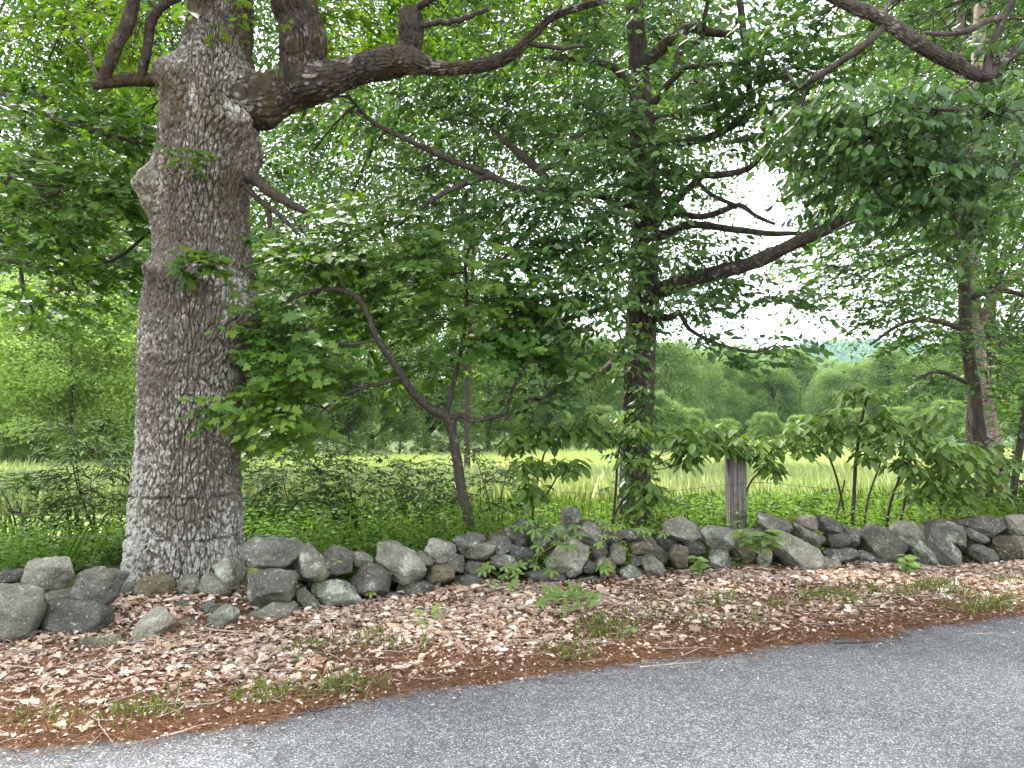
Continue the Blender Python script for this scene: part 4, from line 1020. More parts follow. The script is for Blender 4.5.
tm = trunk_mesh([(535, 990, 1014), (510, 988, 1010), (470, 983, 1005), (430, 977, 998), (400, 972, 992), (370, 968, 987), (330, 965, 982), (270, 962, 978), (180, 966, 980), (60, 972, 984), (-100, 980, 988)], 11.5, 0.04, 0.16, 0.008, 80, 260, (), 0.04, 8)
tm.build('trunk', M['bark_red'], r2.root)
r2.sk.append(np.array([pt(975, y_, 11.5) for y_ in np.linspace(350, -60, 12)]))
r2.limb([(976, 330, 11.5, 5), (1000, 290, 11.2, 4), (1040, 265, 11, 3)], seg=7)
r2.limb([(972, 250, 11.5, 4), (950, 210, 11.4, 3), (925, 180, 11.2, 2)], seg=7)
for q in [(985, 300, 60, 40, 11.4, .7, 34), (1010, 230, 60, 50, 11.6, .8, 40), (930, 240, 60, 40, 11.6, .8, 34), (960, 150, 90, 60, 11.6, 1, 60), (880, 170, 80, 50, 11.6, 1, 44), (1020, 380, 40, 50, 12, .8, 30), (900, 90, 120, 60, 12, 1, 60)]:
    r2.clump(*q, 'oval', 0.11, nl=9, L=0.5, jit=0.45)
r2.done()
r3 = Tree('young_tree', 'slim pale stem leaning at the far right picture edge', 'tree', [pt(1012, 505, 9.0)[0], 9.0, -0.02], M['bark_young'], M['hickory_leaf'], dens=1.6)
r3.limb([(1008, 535, 9, 4), (1013, 495, 9, 3.6), (1018, 460, 9, 3.4), (1023, 425, 9, 3.2), (1030, 370, 9, 3), (1034, 280, 9, 2)], 'trunk', 9)
r3.limb([(1018, 462, 9, 2.4), (1000, 470, 8.9, 2.2), (980, 480, 8.8, 1.6), (968, 482, 8.7, 1)], seg=6)
for q in [(1035, 330, 30, 30, 9, .4, 12), (1028, 400, 24, 24, 8.9, .4, 9), (1005, 465, 24, 12, 8.8, .3, 7)]:
    r3.clump(*q, 'oval', 0.10, nl=9, L=0.36)
r3.done()

# boughs of a roadside tree hanging in from the upper right
ov = Tree('overhanging_tree', 'drooping leafy boughs hanging across the upper right corner from a roadside tree', 'tree', [pt(1190, 600, 6.3)[0], 6.3, 0.0], M['bark_mid'], M['over_leaf'], dens=2.0)
ov.limb([(1190, 640, 6.3, 20), (1188, 400, 6.3, 17), (1180, 200, 6.3, 15), (1175, 0, 6.3, 13), (1170, -200, 6.3, 9)], 'trunk', 14)
ov.limb(seg=60, relief=(0.022, 0.07, 0.007), pts=[(1178, 90, 6.3, 9), (1130, 60, 6.0, 8), (1075, 40, 5.7, 7), (1030, 46, 5.4, 6), (1006, 58, 5.3, 6.2), (986, 76, 5.2, 6.5), (960, 66, 5.2, 7), (938, 54, 5.2, 7), (910, 36, 5.2, 7), (880, 18, 5.2, 6.5), (855, 7, 5.2, 6.3), (825, -8, 5.2, 6)])
ov.limb([(986, 74, 5.2, 4.5), (992, 45, 5.2, 4), (1002, 22, 5.2, 3.5), (1016, -4, 5.2, 3)])
ov.limb([(1005, 16, 5.2, 3), (985, 22, 5.15, 3), (970, 30, 5.1, 3), (950, 34, 5.1, 2.4), (925, 33, 5.0, 1.6)])
ov.limb([(890, 20, 5.2, 3.5), (868, 42, 5.2, 3.8), (840, 62, 5.3, 3.6), (815, 78, 5.4, 3.2), (800, 88, 5.5, 2)])
ov.limb([(885, 16, 5.2, 2.5), (888, 4, 5.2, 2.4), (905, -4, 5.2, 2.2)])
ov.limb([(1178, 190, 6.3, 5), (1100, 150, 5.8, 4), (1024, 163, 5.5, 3.4), (980, 175, 5.3, 2.2)])
ov.limb([(1178, 230, 6.3, 5), (1110, 110, 5.6, 4), (1024, 112, 5.2, 3), (960, 110, 5.1, 2.4), (900, 108, 5.1, 1.8), (860, 118, 5.1, 1.2)])
for q in [(830, 110, 44, 26, 5.3, .4, 18), (880, 120, 44, 28, 5.2, .4, 20), (930, 115, 44, 26, 5.2, .4, 18), (985, 120, 40, 30, 5.2, .4, 18), (850, 160, 40, 26, 5.3, .4, 16), (905, 165, 44, 28, 5.2, .4, 20), (955, 165, 40, 28, 5.2, .4, 18), (1005, 175, 30, 30, 5.3, .3, 12), (870, 205, 36, 20, 5.4, .3, 8), (930, 215, 40, 20, 5.4, .3, 10), (985, 220, 36, 22, 5.4, .3, 10),
          (800, 130, 26, 26, 5.5, .4, 8), (1060, 130, 50, 60, 5.6, .5, 24), (1015, 70, 26, 30, 5.3, .3, 8)]:
    ov.clump(*q, 'oval', 0.095, nl=9, L=0.34, jit=0.6, droop=0.75)
for q in [(800, 30, 44, 30, 6.2, .6, 16), (860, 60, 44, 26, 6.2, .6, 14), (920, 20, 50, 26, 6.0, .6, 16), (990, 20, 40, 24, 6.0, .6, 12), (780, 80, 34, 28, 6.6, .5, 12), (900, -50, 150, 36, 5.6, 1, 40), (1000, -150, 200, 60, 5.8, 1.2, 50)]:
    ov.clump(*q, 'oak', 0.11, nl=9, L=0.38, jit=0.5)
ov.done()

# ------------------------------------------------------------------ sassafras thicket behind the wall
def whorls(t, px, py, rx, ry, d, rd, n, size=0.14, nl=7, tintc=0.5):
    """clusters of drooping lobed leaves at shoot tips"""
    c = pt(px, py, d); e = np.array([rx * d / F, rd, ry * d / F])
    u = unit(rng.normal(0, 1, (n, 3))) * rng.uniform(0, 1, (n, 1)) ** (1 / 2.2)
    b = c + u * e
    az = rng.uniform(0, 2 * np.pi, (n, 1)) + np.arange(nl)[None] * 2.4 + rng.normal(0, 0.2, (n, nl))
    P = b[:, None] + np.stack([np.cos(az) * 0.02, np.sin(az) * 0.02, np.linspace(-0.05, 0.02, nl)[None] + 0 * az], -1)
    D = np.stack([np.cos(az), np.sin(az), -0.45 - 0.3 * rng.uniform(0, 1, az.shape) + 0.25 * np.linspace(-1, 1, nl)[None]], -1)
    Nn = np.stack([np.cos(az) * 0.5, np.sin(az) * 0.5, 1 + 0 * az], -1) + rng.normal(0, 0.22, (n, nl, 3))
    s = size * rng.uniform(0.6, 1.15, (n, nl))
    t0 = np.clip(tintc + rng.normal(0, 0.15, (n, 1)) + rng.normal(0, 0.1, (n, nl)), 0, 1)
    flat = lambda q: q.reshape(-1, 3)
    pet = unit(D) * 0.025
    half_ = rng.uniform(0, 1, n) < 0.6
    for kd, mk in (('sass', half_), ('oval', ~half_)):
        if mk.any():
            put_leaves(t.crown, kd, flat((P + pet)[mk]), flat(D[mk]), flat(Nn[mk]), s[mk].ravel(), t0[mk].ravel())
    sk = np.concatenate(t.sk)
    k = np.argmin(((sk - c) ** 2).sum(1)); a = sk[k]
    mid = (a + c) / 2 + np.array([0, 0, -0.04])
    br = spline(np.array([a, mid, c]), 5)
    t.tw.tube(br, np.linspace(0.0055, 0.0035, len(br)), 5)
    for i in range(n):
        j = rng.integers(len(br) // 2, len(br))
        q = np.array([br[j], (br[j] + b[i]) / 2 + [0, 0, -0.02], b[i]])
        t.tw.tube(spline(q, 3), np.linspace(0.0035, 0.0022, 7), 4, cap=False)

SGRP = 'sassafras saplings behind the wall'
def sapling(label, stems, clumps, d, size=0.14, tintc=0.5, leafm='sass_leaf', name='sassafras_sapling'):
    a = stems[0][0]
    t = Tree(name, label, 'sapling', [pt(a[0], a[1], a[2])[0], a[2], -0.02], M['twig'], M[leafm], SGRP)
    for s_ in stems: t.limb([(q[0], q[1], q[2], q[3] * 0.68) for q in s_], 'stem', 7, 0.1)
    for c in clumps: whorls(t, *c[:6], int(round(c[6] * 1.55)), size=size, tintc=tintc)
    t.done('foliage', 'shoots')
    return t
sapling('multi-stemmed sassafras thicket with large lobed leaves right of the fence post',
        [[(851, 545, 7.75, 3), (854, 500, 7.7, 2.8), (856, 460, 7.65, 2.6), (862, 420, 7.6, 2), (868, 395, 7.5, 1.4)], [(850, 545, 7.8, 2), (842, 500, 7.8, 1.6), (834, 470, 7.8, 1.5), (822, 440, 7.8, 1)],
         [(862, 545, 7.8, 2), (868, 500, 7.8, 1.6), (878, 470, 7.8, 1.4), (884, 450, 7.8, 1)], [(832, 545, 7.85, 1.6), (838, 510, 7.85, 1.4), (845, 480, 7.85, 1)]],
        [(830, 415, 22, 12, 7.4, .25, 7), (862, 388, 20, 10, 7.4, .22, 6), (850, 425, 26, 14, 7.4, .3, 8), (885, 420, 22, 16, 7.4, .25, 7), (800, 425, 20, 10, 7.4, .22, 5), (868, 448, 24, 12, 7.3, .25, 6), (812, 445, 20, 8, 7.4, .22, 5)], 7.7, tintc=0.5)
sapling('broad sassafras clump with pale lobed leaves near the leaning right-hand trunk',
        [[(884, 545, 7.95, 2.2), (890, 505, 7.9, 2), (900, 475, 7.85, 1.8), (905, 440, 7.8, 1.2)], [(895, 545, 7.9, 2.2), (905, 500, 7.9, 2), (909, 470, 7.85, 2), (915, 440, 7.8, 1.2)], [(940, 530, 7.9, 1.8), (942, 495, 7.9, 1.6), (950, 470, 7.85, 1.2)]],
        [(925, 440, 28, 16, 7.3, .3, 10), (905, 462, 24, 12, 7.3, .25, 7), (955, 455, 28, 16, 7.3, .3, 10), (940, 480, 26, 12, 7.3, .25, 8), (975, 478, 22, 14, 7.4, .25, 6), (920, 490, 20, 10, 7.5, .2, 5), (960, 495, 24, 8, 7.5, .2, 5), (930, 418, 22, 10, 7.4, .25, 5), (985, 455, 20, 12, 7.5, .25, 5)], 7.9, tintc=0.55)
sapling('sassafras sapling spreading its lobed leaves over the top of the fence post',
        [[(742, 535, 7.95, 2), (745, 500, 7.9, 1.8), (752, 480, 7.85, 1.4), (768, 466, 7.8, 1.0)], [(745, 500, 7.9, 1.8), (744, 475, 7.8, 1.6), (742, 450, 7.7, 1.2)]],
        [(738, 437, 22, 10, 7.4, .22, 7), (715, 425, 20, 8, 7.4, .2, 5), (757, 447, 20, 8, 7.45, .2, 6), (770, 464, 12, 6, 7.6, .15, 4), (780, 440, 18, 8, 7.5, .2, 5), (725, 448, 14, 8, 7.4, .15, 4)], 7.8, tintc=0.42)
sapling('sassafras sapling with drooping leaf clusters in front of the tall dark trunk',
        [[(612, 530, 7.4, 2), (616, 490, 7.35, 1.8), (618, 455, 7.3, 1.6), (625, 425, 7.2, 1.2)], [(612, 520, 7.4, 1.6), (628, 490, 7.3, 1.4), (640, 470, 7.2, 1)]],
        [(640, 428, 30, 13, 7.1, .28, 8), (605, 432, 26, 10, 7.1, .25, 7), (675, 436, 26, 10, 7.1, .25, 7), (692, 458, 12, 14, 7.1, .15, 5), (648, 490, 16, 20, 7.0, .14, 8), (628, 455, 22, 8, 7.1, .2, 4), (700, 440, 18, 8, 7.2, .2, 4)], 7.3, tintc=0.40)
sapling('dark-leaved sassafras sapling between the bent sapling and the tall dark trunk',
        [[(533, 525, 7.3, 2), (534, 500, 7.28, 1.8), (540, 470, 7.25, 1.6), (548, 440, 7.2, 1.2)], [(534, 505, 7.3, 1.6), (548, 492, 7.2, 1.4), (556, 478, 7.15, 1)]],
        [(548, 428, 28, 12, 7.1, .25, 9), (530, 464, 22, 8, 7.1, .2, 6), (566, 462, 20, 8, 7.1, .2, 6), (512, 440, 18, 8, 7.1, .2, 5), (535, 490, 22, 8, 7.1, .18, 5), (578, 420, 20, 10, 7.1, .2, 5)], 7.3, tintc=0.25)

# ------------------------------------------------------------------ shrubs behind the wall
def shrub(label, px, py0, d, clumps, kind='oval', size=0.075, leafm='shrub_leaf', stems=5, tintc=0.4, dn=2.6, name='leafy_shrub', spread=30, nl=9, L=0.34):
    t = Tree(name, label, 'shrub', [pt(px, py0, d)[0], d, float(ground_z(pt(px, py0, d)[0], d))], M['twig'], M[leafm], 'shrubs behind the wall', dens=dn)
    g = t.root.location
    for k in range(stems):
        c = clumps[k % len(clumps)]
        e = pt(c[0] + rng.normal(0, 8), c[1], c[4])
        b_ = np.array([g[0], g[1], g[2] - 0.05]) + np.r_[rng.normal(0, spread * 0.004, 2), 0]
        mid = (b_ + e) / 2 + np.r_[rng.normal(0, 0.05, 2), 0.08]
        s = spline(np.array([b_, mid, e]), 6)
        mb = MB(); mb.tube(s, np.linspace(0.011, 0.004, len(s)), 6, wob=0.1); mb.build('stem', M['twig'], t.root)
        t.sk.append(s)
    for c in clumps:
        t.clump(*c, kind, size, nl=nl, L=L, jit=0.4, droop=0.15, tintc=tintc)
    t.done('foliage', 'shoots')
shrub('dark upright shrub silhouetted on the pale field beside the old trunk', 95, 560, 8.3, [(95, 450, 26, 20, 8.3, .35, 16), (90, 490, 36, 26, 8.2, .4, 22), (105, 525, 34, 26, 8.2, .4, 22), (75, 430, 26, 14, 8.4, .3, 9), (60, 475, 26, 10, 8.2, .3, 7), (115, 465, 12, 16, 8.3, .2, 5), (85, 550, 44, 18, 8.1, .35, 16), (120, 548, 24, 20, 8.0, .2, 8)], 'lance', 0.11, tintc=0.25)
shrub('low dark shrub with narrow leaves at the left picture edge', 15, 560, 7.8, [(10, 510, 34, 18, 7.8, .3, 14), (-10, 480, 30, 16, 7.8, .3, 10), (25, 535, 34, 16, 7.7, .3, 12), (20, 488, 24, 8, 7.9, .2, 5), (50, 520, 20, 14, 7.8, .25, 6)], 'lance', 0.11, tintc=0.35, dn=1.5)
shrub('dense dark green shrub filling the space right of the old trunk', 290, 545, 8.6, [(265, 480, 34, 26, 8.5, .4, 26), (300, 500, 40, 24, 8.5, .4, 28), (260, 520, 34, 20, 8.4, .4, 22), (320, 470, 34, 20, 8.6, .4, 20), (285, 455, 36, 14, 8.6, .4, 14), (310, 525, 40, 14, 8.3, .3, 18)], 'oval', 0.075, stems=6, tintc=0.35)
shrub('loose dark shrub with reaching sprays left of the bent sapling', 370, 545, 8.5, [(365, 480, 36, 22, 8.5, .4, 22), (400, 500, 36, 20, 8.4, .4, 20), (350, 515, 34, 18, 8.3, .35, 18), (400, 465, 32, 14, 8.5, .35, 11), (430, 485, 24, 14, 8.4, .3, 9), (345, 445, 30, 12, 8.6, .3, 9), (395, 525, 36, 10, 8.2, .3, 12)], 'oval', 0.075, stems=6, tintc=0.35)
shrub('airy small-leaved shrub with thin stems right beside the bent sapling', 492, 530, 8.0, [(480, 450, 16, 20, 8.0, .2, 7), (490, 480, 22, 16, 8.0, .25, 9), (510, 470, 18, 12, 8.0, .2, 5), (495, 505, 30, 14, 7.9, .25, 11), (450, 500, 24, 14, 8.0, .25, 8), (440, 450, 22, 10, 8.2, .2, 5)], 'oval', 0.06, stems=4, tintc=0.3)
shrub('bushy green shrub low behind the wall at the foot of the pale leaning trunk', 985, 530, 9.2, [(960, 505, 34, 10, 9.0, .3, 14), (1000, 500, 30, 12, 9.0, .3, 14), (1020, 480, 24, 16, 9.1, .3, 10), (940, 512, 24, 8, 8.9, .25, 8)], 'oval', 0.08, tintc=0.45)
shrub('round green shrub low in the field edge between dark trunk and fence post', 690, 525, 9.0, [(690, 505, 26, 10, 9.0, .3, 12), (672, 512, 18, 8, 8.9, .2, 6), (712, 512, 18, 8, 8.9, .2, 6)], 'oval', 0.075, tintc=0.5, stems=3)
shrub('dark low shrub behind the wall between fence post and thicket', 790, 525, 8.7, [(770, 508, 24, 9, 8.7, .25, 10), (800, 506, 24, 10, 8.7, .25, 11), (820, 514, 18, 8, 8.6, .2, 6)], 'oval', 0.075, tintc=0.3, stems=3)

# ------------------------------------------------------------------ small plants on and by the wall
T['leaflet'] = half([(0, 0), (0.28, 0.13), (0.6, 0.22), (0.85, 0.12), (1, 0)], 0.15, 0.2)
def palmate(mb, P, size, up=1.0, tintc=0.6, nl=5, tilt=None):
    for i in range(len(P)):
        az0 = rng.uniform(0, 6.28)
        nrm = np.array([0, -0.55, 1.0]) * up + rng.normal(0, 0.22, 3) if tilt is None else np.array(tilt) + rng.normal(0, 0.2, 3)
        nrm = nrm / np.linalg.norm(nrm)
        a = np.cross(nrm, [0.2, 0.9, 0.1]); a /= np.linalg.norm(a); b_ = np.cross(nrm, a)
        k = np.arange(nl)
        ang = az0 + (k - (nl - 1) / 2) * (2 * np.pi * 0.80 / nl)
        D = np.cos(ang)[:, None] * a + np.sin(ang)[:, None] * b_ - 0.12 * nrm
        s = size * rng.uniform(0.75, 1.2) * (1 - 0.10 * np.abs(k - (nl - 1) / 2))
        put_leaves(mb, 'leaflet', np.repeat(P[i][None], nl, 0), D, np.repeat(nrm[None], nl, 0) + rng.normal(0, 0.1, (nl, 3)), s, np.clip(rng.normal(tintc, 0.12, nl), 0, 1))

def creeper(label, pts, stems, size, tintc=0.6, name='creeper_vine', cat='vine', group='Virginia creepers on the wall'):
    P = np.array([pt(*q) for q in pts])
    g = np.array([P[:, 0].mean(), P[:, 1].mean(), P[:, 2].min() - 0.02])
    root = empty(name, g, label, cat, group)
    lv, st = MB(), MB()
    palmate(lv, P, size, tintc=tintc)
    for s in stems:
        w = spline(np.array([pt(*q) for q in s]), 5)
        st.tube(w, 0.0024, 4)
        for q in P:
            k = np.argmin(((w - q) ** 2).sum(1))
            if np.linalg.norm(w[k] - q) < 0.22:
                mid = (w[k] + q) / 2 + [0, -0.01, -0.015]
                st.tube(np.array([w[k], mid, q]), 0.0015, 3, cap=False)
    st.build('stem', M['stem'], root)
    lv.build('leaves', M['creeper_leaf'], root, smooth=False)
    return root
creeper('five-leaved creeper climbing over the middle of the stone wall',
        [(535, 530, 6.3), (539, 545, 6.25), (557, 528, 6.35), (565, 534, 6.3), (556, 541, 6.25), (575, 525, 6.4), (540, 552, 6.2), (532, 560, 6.15), (549, 559, 6.15), (536, 565, 6.1), (560, 545, 6.2), (548, 520, 6.4), (528, 521, 6.35), (570, 545, 6.2), (552, 570, 6.1), (519, 526, 6.4), (580, 533, 6.3), (546, 536, 6.25)],
        [[(532, 575, 6.05), (538, 555, 6.15), (545, 538, 6.25), (556, 526, 6.4), (575, 522, 6.45)], [(538, 555, 6.15), (555, 545, 6.2), (570, 540, 6.25)]], 0.085, 0.5)
creeper('five-leaved creeper sprawling at the foot of the wall left of its middle',
        [(489, 565, 6.05), (484, 570, 6.0), (512, 568, 6.0), (503, 575, 5.95), (520, 565, 6.05), (494, 582, 5.85), (511, 583, 5.85), (518, 574, 5.95), (505, 566, 6.0)],
        [[(488, 590, 5.85), (500, 578, 5.92), (512, 570, 5.98), (522, 566, 6.05)], [(500, 578, 5.92), (488, 568, 6.02)]], 0.08, 0.6)
creeper('five-leaved creeper patch spreading on the dead leaves below the wall middle',
        [(550, 588, 5.8), (545, 600, 5.55), (555, 595, 5.65), (566, 598, 5.6), (573, 592, 5.7), (580, 603, 5.5), (585, 595, 5.6), (592, 600, 5.5), (567, 610, 5.35), (596, 593, 5.6), (541, 603, 5.45), (560, 590, 5.7), (575, 586, 5.8)],
        [[(540, 607, 5.5), (556, 598, 5.65), (572, 598, 5.62), (588, 600, 5.55), (600, 597, 5.6)], [(556, 598, 5.65), (572, 610, 5.4)]], 0.085, 0.62)
creeper('bright creeper tuft hanging from the wall top beside the tall dark trunk',
        [(600, 520, 6.45), (608, 526, 6.4), (616, 530, 6.4), (603, 535, 6.35), (612, 536, 6.35), (598, 543, 6.3), (596, 514, 6.5), (622, 525, 6.45), (645, 532, 6.5), (650, 530, 6.5), (640, 528, 6.5), (664, 533, 6.6)],
        [[(640, 535, 6.55), (622, 527, 6.5), (608, 527, 6.45), (600, 535, 6.38), (597, 545, 6.3)], [(640, 535, 6.55), (652, 530, 6.55), (666, 532, 6.6)]], 0.065, 0.9)

def seedling(label, px, py, z0, H, n, size, kind='oval', tintc=0.75, nstem=1, group='seedlings along the wall', name='seedling', leafm='creeper_leaf', d=None, lean=0.1, spread=0.02):
    g = gp(px, py, z0) if d is None else pt(px, py, d)
    root = empty(name, g, label, 'plant', group)
    lv, st = MB(), MB()
    for s in range(nstem):
        q = g + np.r_[rng.normal(0, spread, 2), 0] if nstem > 1 else g
        h = H * rng.uniform(0.75, 1.1)
        top_ = q + np.array([rng.normal(0, lean) * h, rng.normal(0, lean) * h - 0.1 * h, h])
        st.tube(np.array([q - [0, 0, 0.02], (q + top_) / 2 + rng.normal(0, 0.01, 3), top_]), [0.0035, 0.0028, 0.0015], 5)
        if kind == 'palm':
            palmate(lv, np.array([top_ + rng.normal(0, 0.03, 3) for _ in range(n)]), size, tintc=tintc)
        else:
            tt = (np.arange(n) + 1.0) / n
            P = q + (top_ - q) * (0.25 + 0.75 * tt)[:, None]
            az = rng.uniform(0, 6.28) + np.arange(n) * 2.4
            D = np.c_[np.cos(az), np.sin(az) - 0.25, np.full(n, 0.15) - 0.35 * (1 - tt)]
            put_leaves(lv, kind, P, D, np.array([0, -0.45, 1.0]) + rng.normal(0, 0.22, (n, 3)), size * rng.uniform(0.7, 1.15, n), np.clip(rng.normal(tintc, 0.1, n), 0, 1))
    st.build('stem', M['stem'], root)
    lv.build('leaves', M[leafm], root, smooth=False)
seedling('low bright green seedling alone in the dead leaves left of the creeper patch', 425, 622, 0.05, 0.06, 3, 0.06, 'palm', 0.95)
seedling('pale green seedling a little above another on the leaf litter near the wall', 437, 616, 0.05, 0.07, 2, 0.06, 'palm', 1.0)
seedling('bright seedling growing at the foot of a dark lichened stone left of the bent sapling', 371, 597, 0.05, 0.09, 2, 0.075, 'palm', 0.95)
seedling('tiny light green sprig growing on a dark stone of the wall top', 337, 566, 0, 0.05, 3, 0.05, 'oval', 0.95, d=5.5)
seedling('leafy seedling with drooping leaves at the wall foot right of the dark trunk', 700, 577, 0.05, 0.20, 9, 0.10, 'oval', 0.8, 2)
seedling('light green sapling shoot with large leaves covering the wall beneath the fence post', 755, 552, 0, 0.22, 11, 0.15, 'oval', 0.85, 3, d=6.65, lean=0.3, spread=0.05)
seedling('small green sprig low on the wall beneath the fence post', 738, 566, 0.05, 0.10, 7, 0.08, 'oval', 0.7, 2, lean=0.5)
seedling('broad-leaved light green plant in front of the leaning slabs at the right', 912, 574, 0.05, 0.14, 8, 0.13, 'oval', 0.8, 2, lean=0.5)
seedling('tiny green seedling on the verge between the two largest grass clumps', 628, 634, 0.04, 0.06, 5, 0.055, 'oval', 0.9, 2)
seedling('small green plant touching the stones below the dark trunk', 604, 580, 0.05, 0.10, 2, 0.07, 'palm', 0.85, 2)
seedling('tall narrow-leaved weed standing behind the lichened top stone', 322, 552, 0, 0.34, 18, 0.095, 'lance', 0.55, 1, leafm='herb_leaf', d=6.3, lean=0.03, group='tall weeds behind the wall', name='tall_weed')
seedling('narrow-leaved weed beside the old trunk and behind the stacked stones', 258, 545, 0, 0.10, 9, 0.075, 'lance', 0.5, 1, leafm='herb_leaf', d=6.2, lean=0.1, group='tall weeds behind the wall', name='tall_weed')
seedling('feathery green weed in front of the pale lichened stone', 317, 607, 0.05, 0.26, 22, 0.035, 'lance', 0.5, 2, leafm='herb_leaf', lean=0.15, group='tall weeds behind the wall', name='feathery_weed')

# ------------------------------------------------------------------ fence
fp = empty('fence_post', [pt(735, 530, 7.55)[0], 7.55, 0.0], 'square weathered grey wooden fence post standing behind the stone wall', 'fence post')
m, nt, b = mat('weathered_wood')
p = geo(nt)
g1 = noise(nt, mapping(nt, p, (60, 60, 2.2)), 1.0, 6, 0.65)
c = ramp(nt, g1, [(0.28, (0.030, 0.026, 0.023)), (0.45, (0.115, 0.104, 0.094)), (0.7, (0.21, 0.195, 0.175))])
c = mixc(nt, ramp(nt, noise(nt, p, 9, 4), [(0.55, 0.0), (0.68, 0.6)]), c, (0.14, 0.135, 0.095))
nt.links.new(c, b.inputs['Base Color']); b.inputs['Roughness'].default_value = 0.9
bump(nt, b, g1, 1.0, 0.015)
px0 = pt(735.5, 500, 7.55)
zt = pt(735, 455, 7.55)[2]
nz = 70
zz_ = np.linspace(-0.25, zt, nz)
th = np.linspace(0, 2 * np.pi, 72, endpoint=False)
TH, Z = np.meshgrid(th, zz_)
w_ = 0.088
sq = (np.abs(np.cos(TH)) ** 7 + np.abs(np.sin(TH)) ** 7) ** (-1 / 7) * w_
sq = sq - 0.016 * np.exp(-(np.angle(np.exp(1j * (TH + 1.75 + 0.05 * np.sin(Z * 4)))) / 0.05) ** 2) - 0.010 * np.exp(-(np.angle(np.exp(1j * (TH + 1.25 + 0.04 * np.sin(Z * 6)))) / 0.04) ** 2)
sq = sq + 0.004 * fbm(np.stack([np.cos(TH) * 9, np.sin(TH) * 9, Z * 1.5], -1), 3, 3)
Z = Z + np.where(np.arange(nz)[:, None] == nz - 1, 0.012 * np.sin(TH * 2) + 0.02 * np.cos(TH), 0)
V = np.stack([px0[0] + sq * np.cos(TH + 0.15) + 0.02 * (Z - 0.6) * 0, 7.55 + sq * np.sin(TH + 0.15), Z], -1).reshape(-1, 3)
i = np.arange(nz - 1)[:, None] * 72; j = np.arange(72)[None, :]; j2 = (j + 1) % 72
mb = MB(); mb.add(V, np.stack([i + j, i + j2, i + 72 + j2, i + 72 + j], -1).reshape(-1, 4))
mb.add(V[-72:], np.arange(72)[None])
mb.build('post_timber', m, fp)
m, nt, b = mat('rusty_wire')
b.inputs['Base Color'].default_value = (0.10, 0.085, 0.075, 1); b.inputs['Metallic'].default_value = 0.3; b.inputs['Roughness'].default_value = 0.7
M['wire'] = m
stm = MB()
zs = pt(735, 496, 7.45)[2]
stm.tube(np.array([[px0[0] - 0.05, 7.45, zs + 0.03], [px0[0] - 0.02, 7.443, zs + 0.012], [px0[0] - 0.05, 7.45, zs - 0.006]]), 0.003, 5)
stm.build('staple', m, fp)
def wire(label, pts, barbs=True, r=0.0024):
    w = np.array([pt(*q) for q in pts])
    s = spline(w, 24)
    mb = MB(); mb.tube(s, r, 4)
    L = np.r_[0, np.cumsum(np.linalg.norm(np.diff(s, axis=0), axis=1))]
    for q in np.arange(0.06, L[-1], 0.13) if barbs else ():
        c = np.array([np.interp(q, L, s[:, k]) for k in range(3)])
        for _ in range(2):
            e = unit(rng.normal(0, 1, 3)) * 0.018
            mb.tube(np.array([c - e, c + e]), 0.0016, 3)
    o = mb.build('barbed_wire', M['wire'], None, origin=w[0])
    tag(o, label, 'wire', 'fence wires behind the wall')
wire('barbed wire strand strung from the dark trunk past the fence post to the right edge', [(505, 488, 7.75), (560, 492, 7.7), (617, 494, 7.68), (680, 490, 7.55), (735, 484, 7.44), (770, 483, 7.6), (830, 489, 7.9), (900, 493, 8.2), (985, 489, 9.2), (1060, 487, 9.5)])
wire('lower fence wire strand embedded across the foot of the old trunk', [(-40, 539, 6.9), (60, 537, 6.6), (128, 536, 6.35), (150, 534, 6.17), (186, 533, 6.09), (222, 532, 6.15), (244, 536, 6.5), (300, 536, 6.9), (380, 538, 7.2)], False)
wire('upper fence wire strand embedded across the old trunk at breast height', [(132, 492, 6.6), (142, 492, 6.3), (165, 493, 6.14), (188, 494, 6.09), (215, 493, 6.15), (236, 493, 6.4), (250, 493, 6.7)])

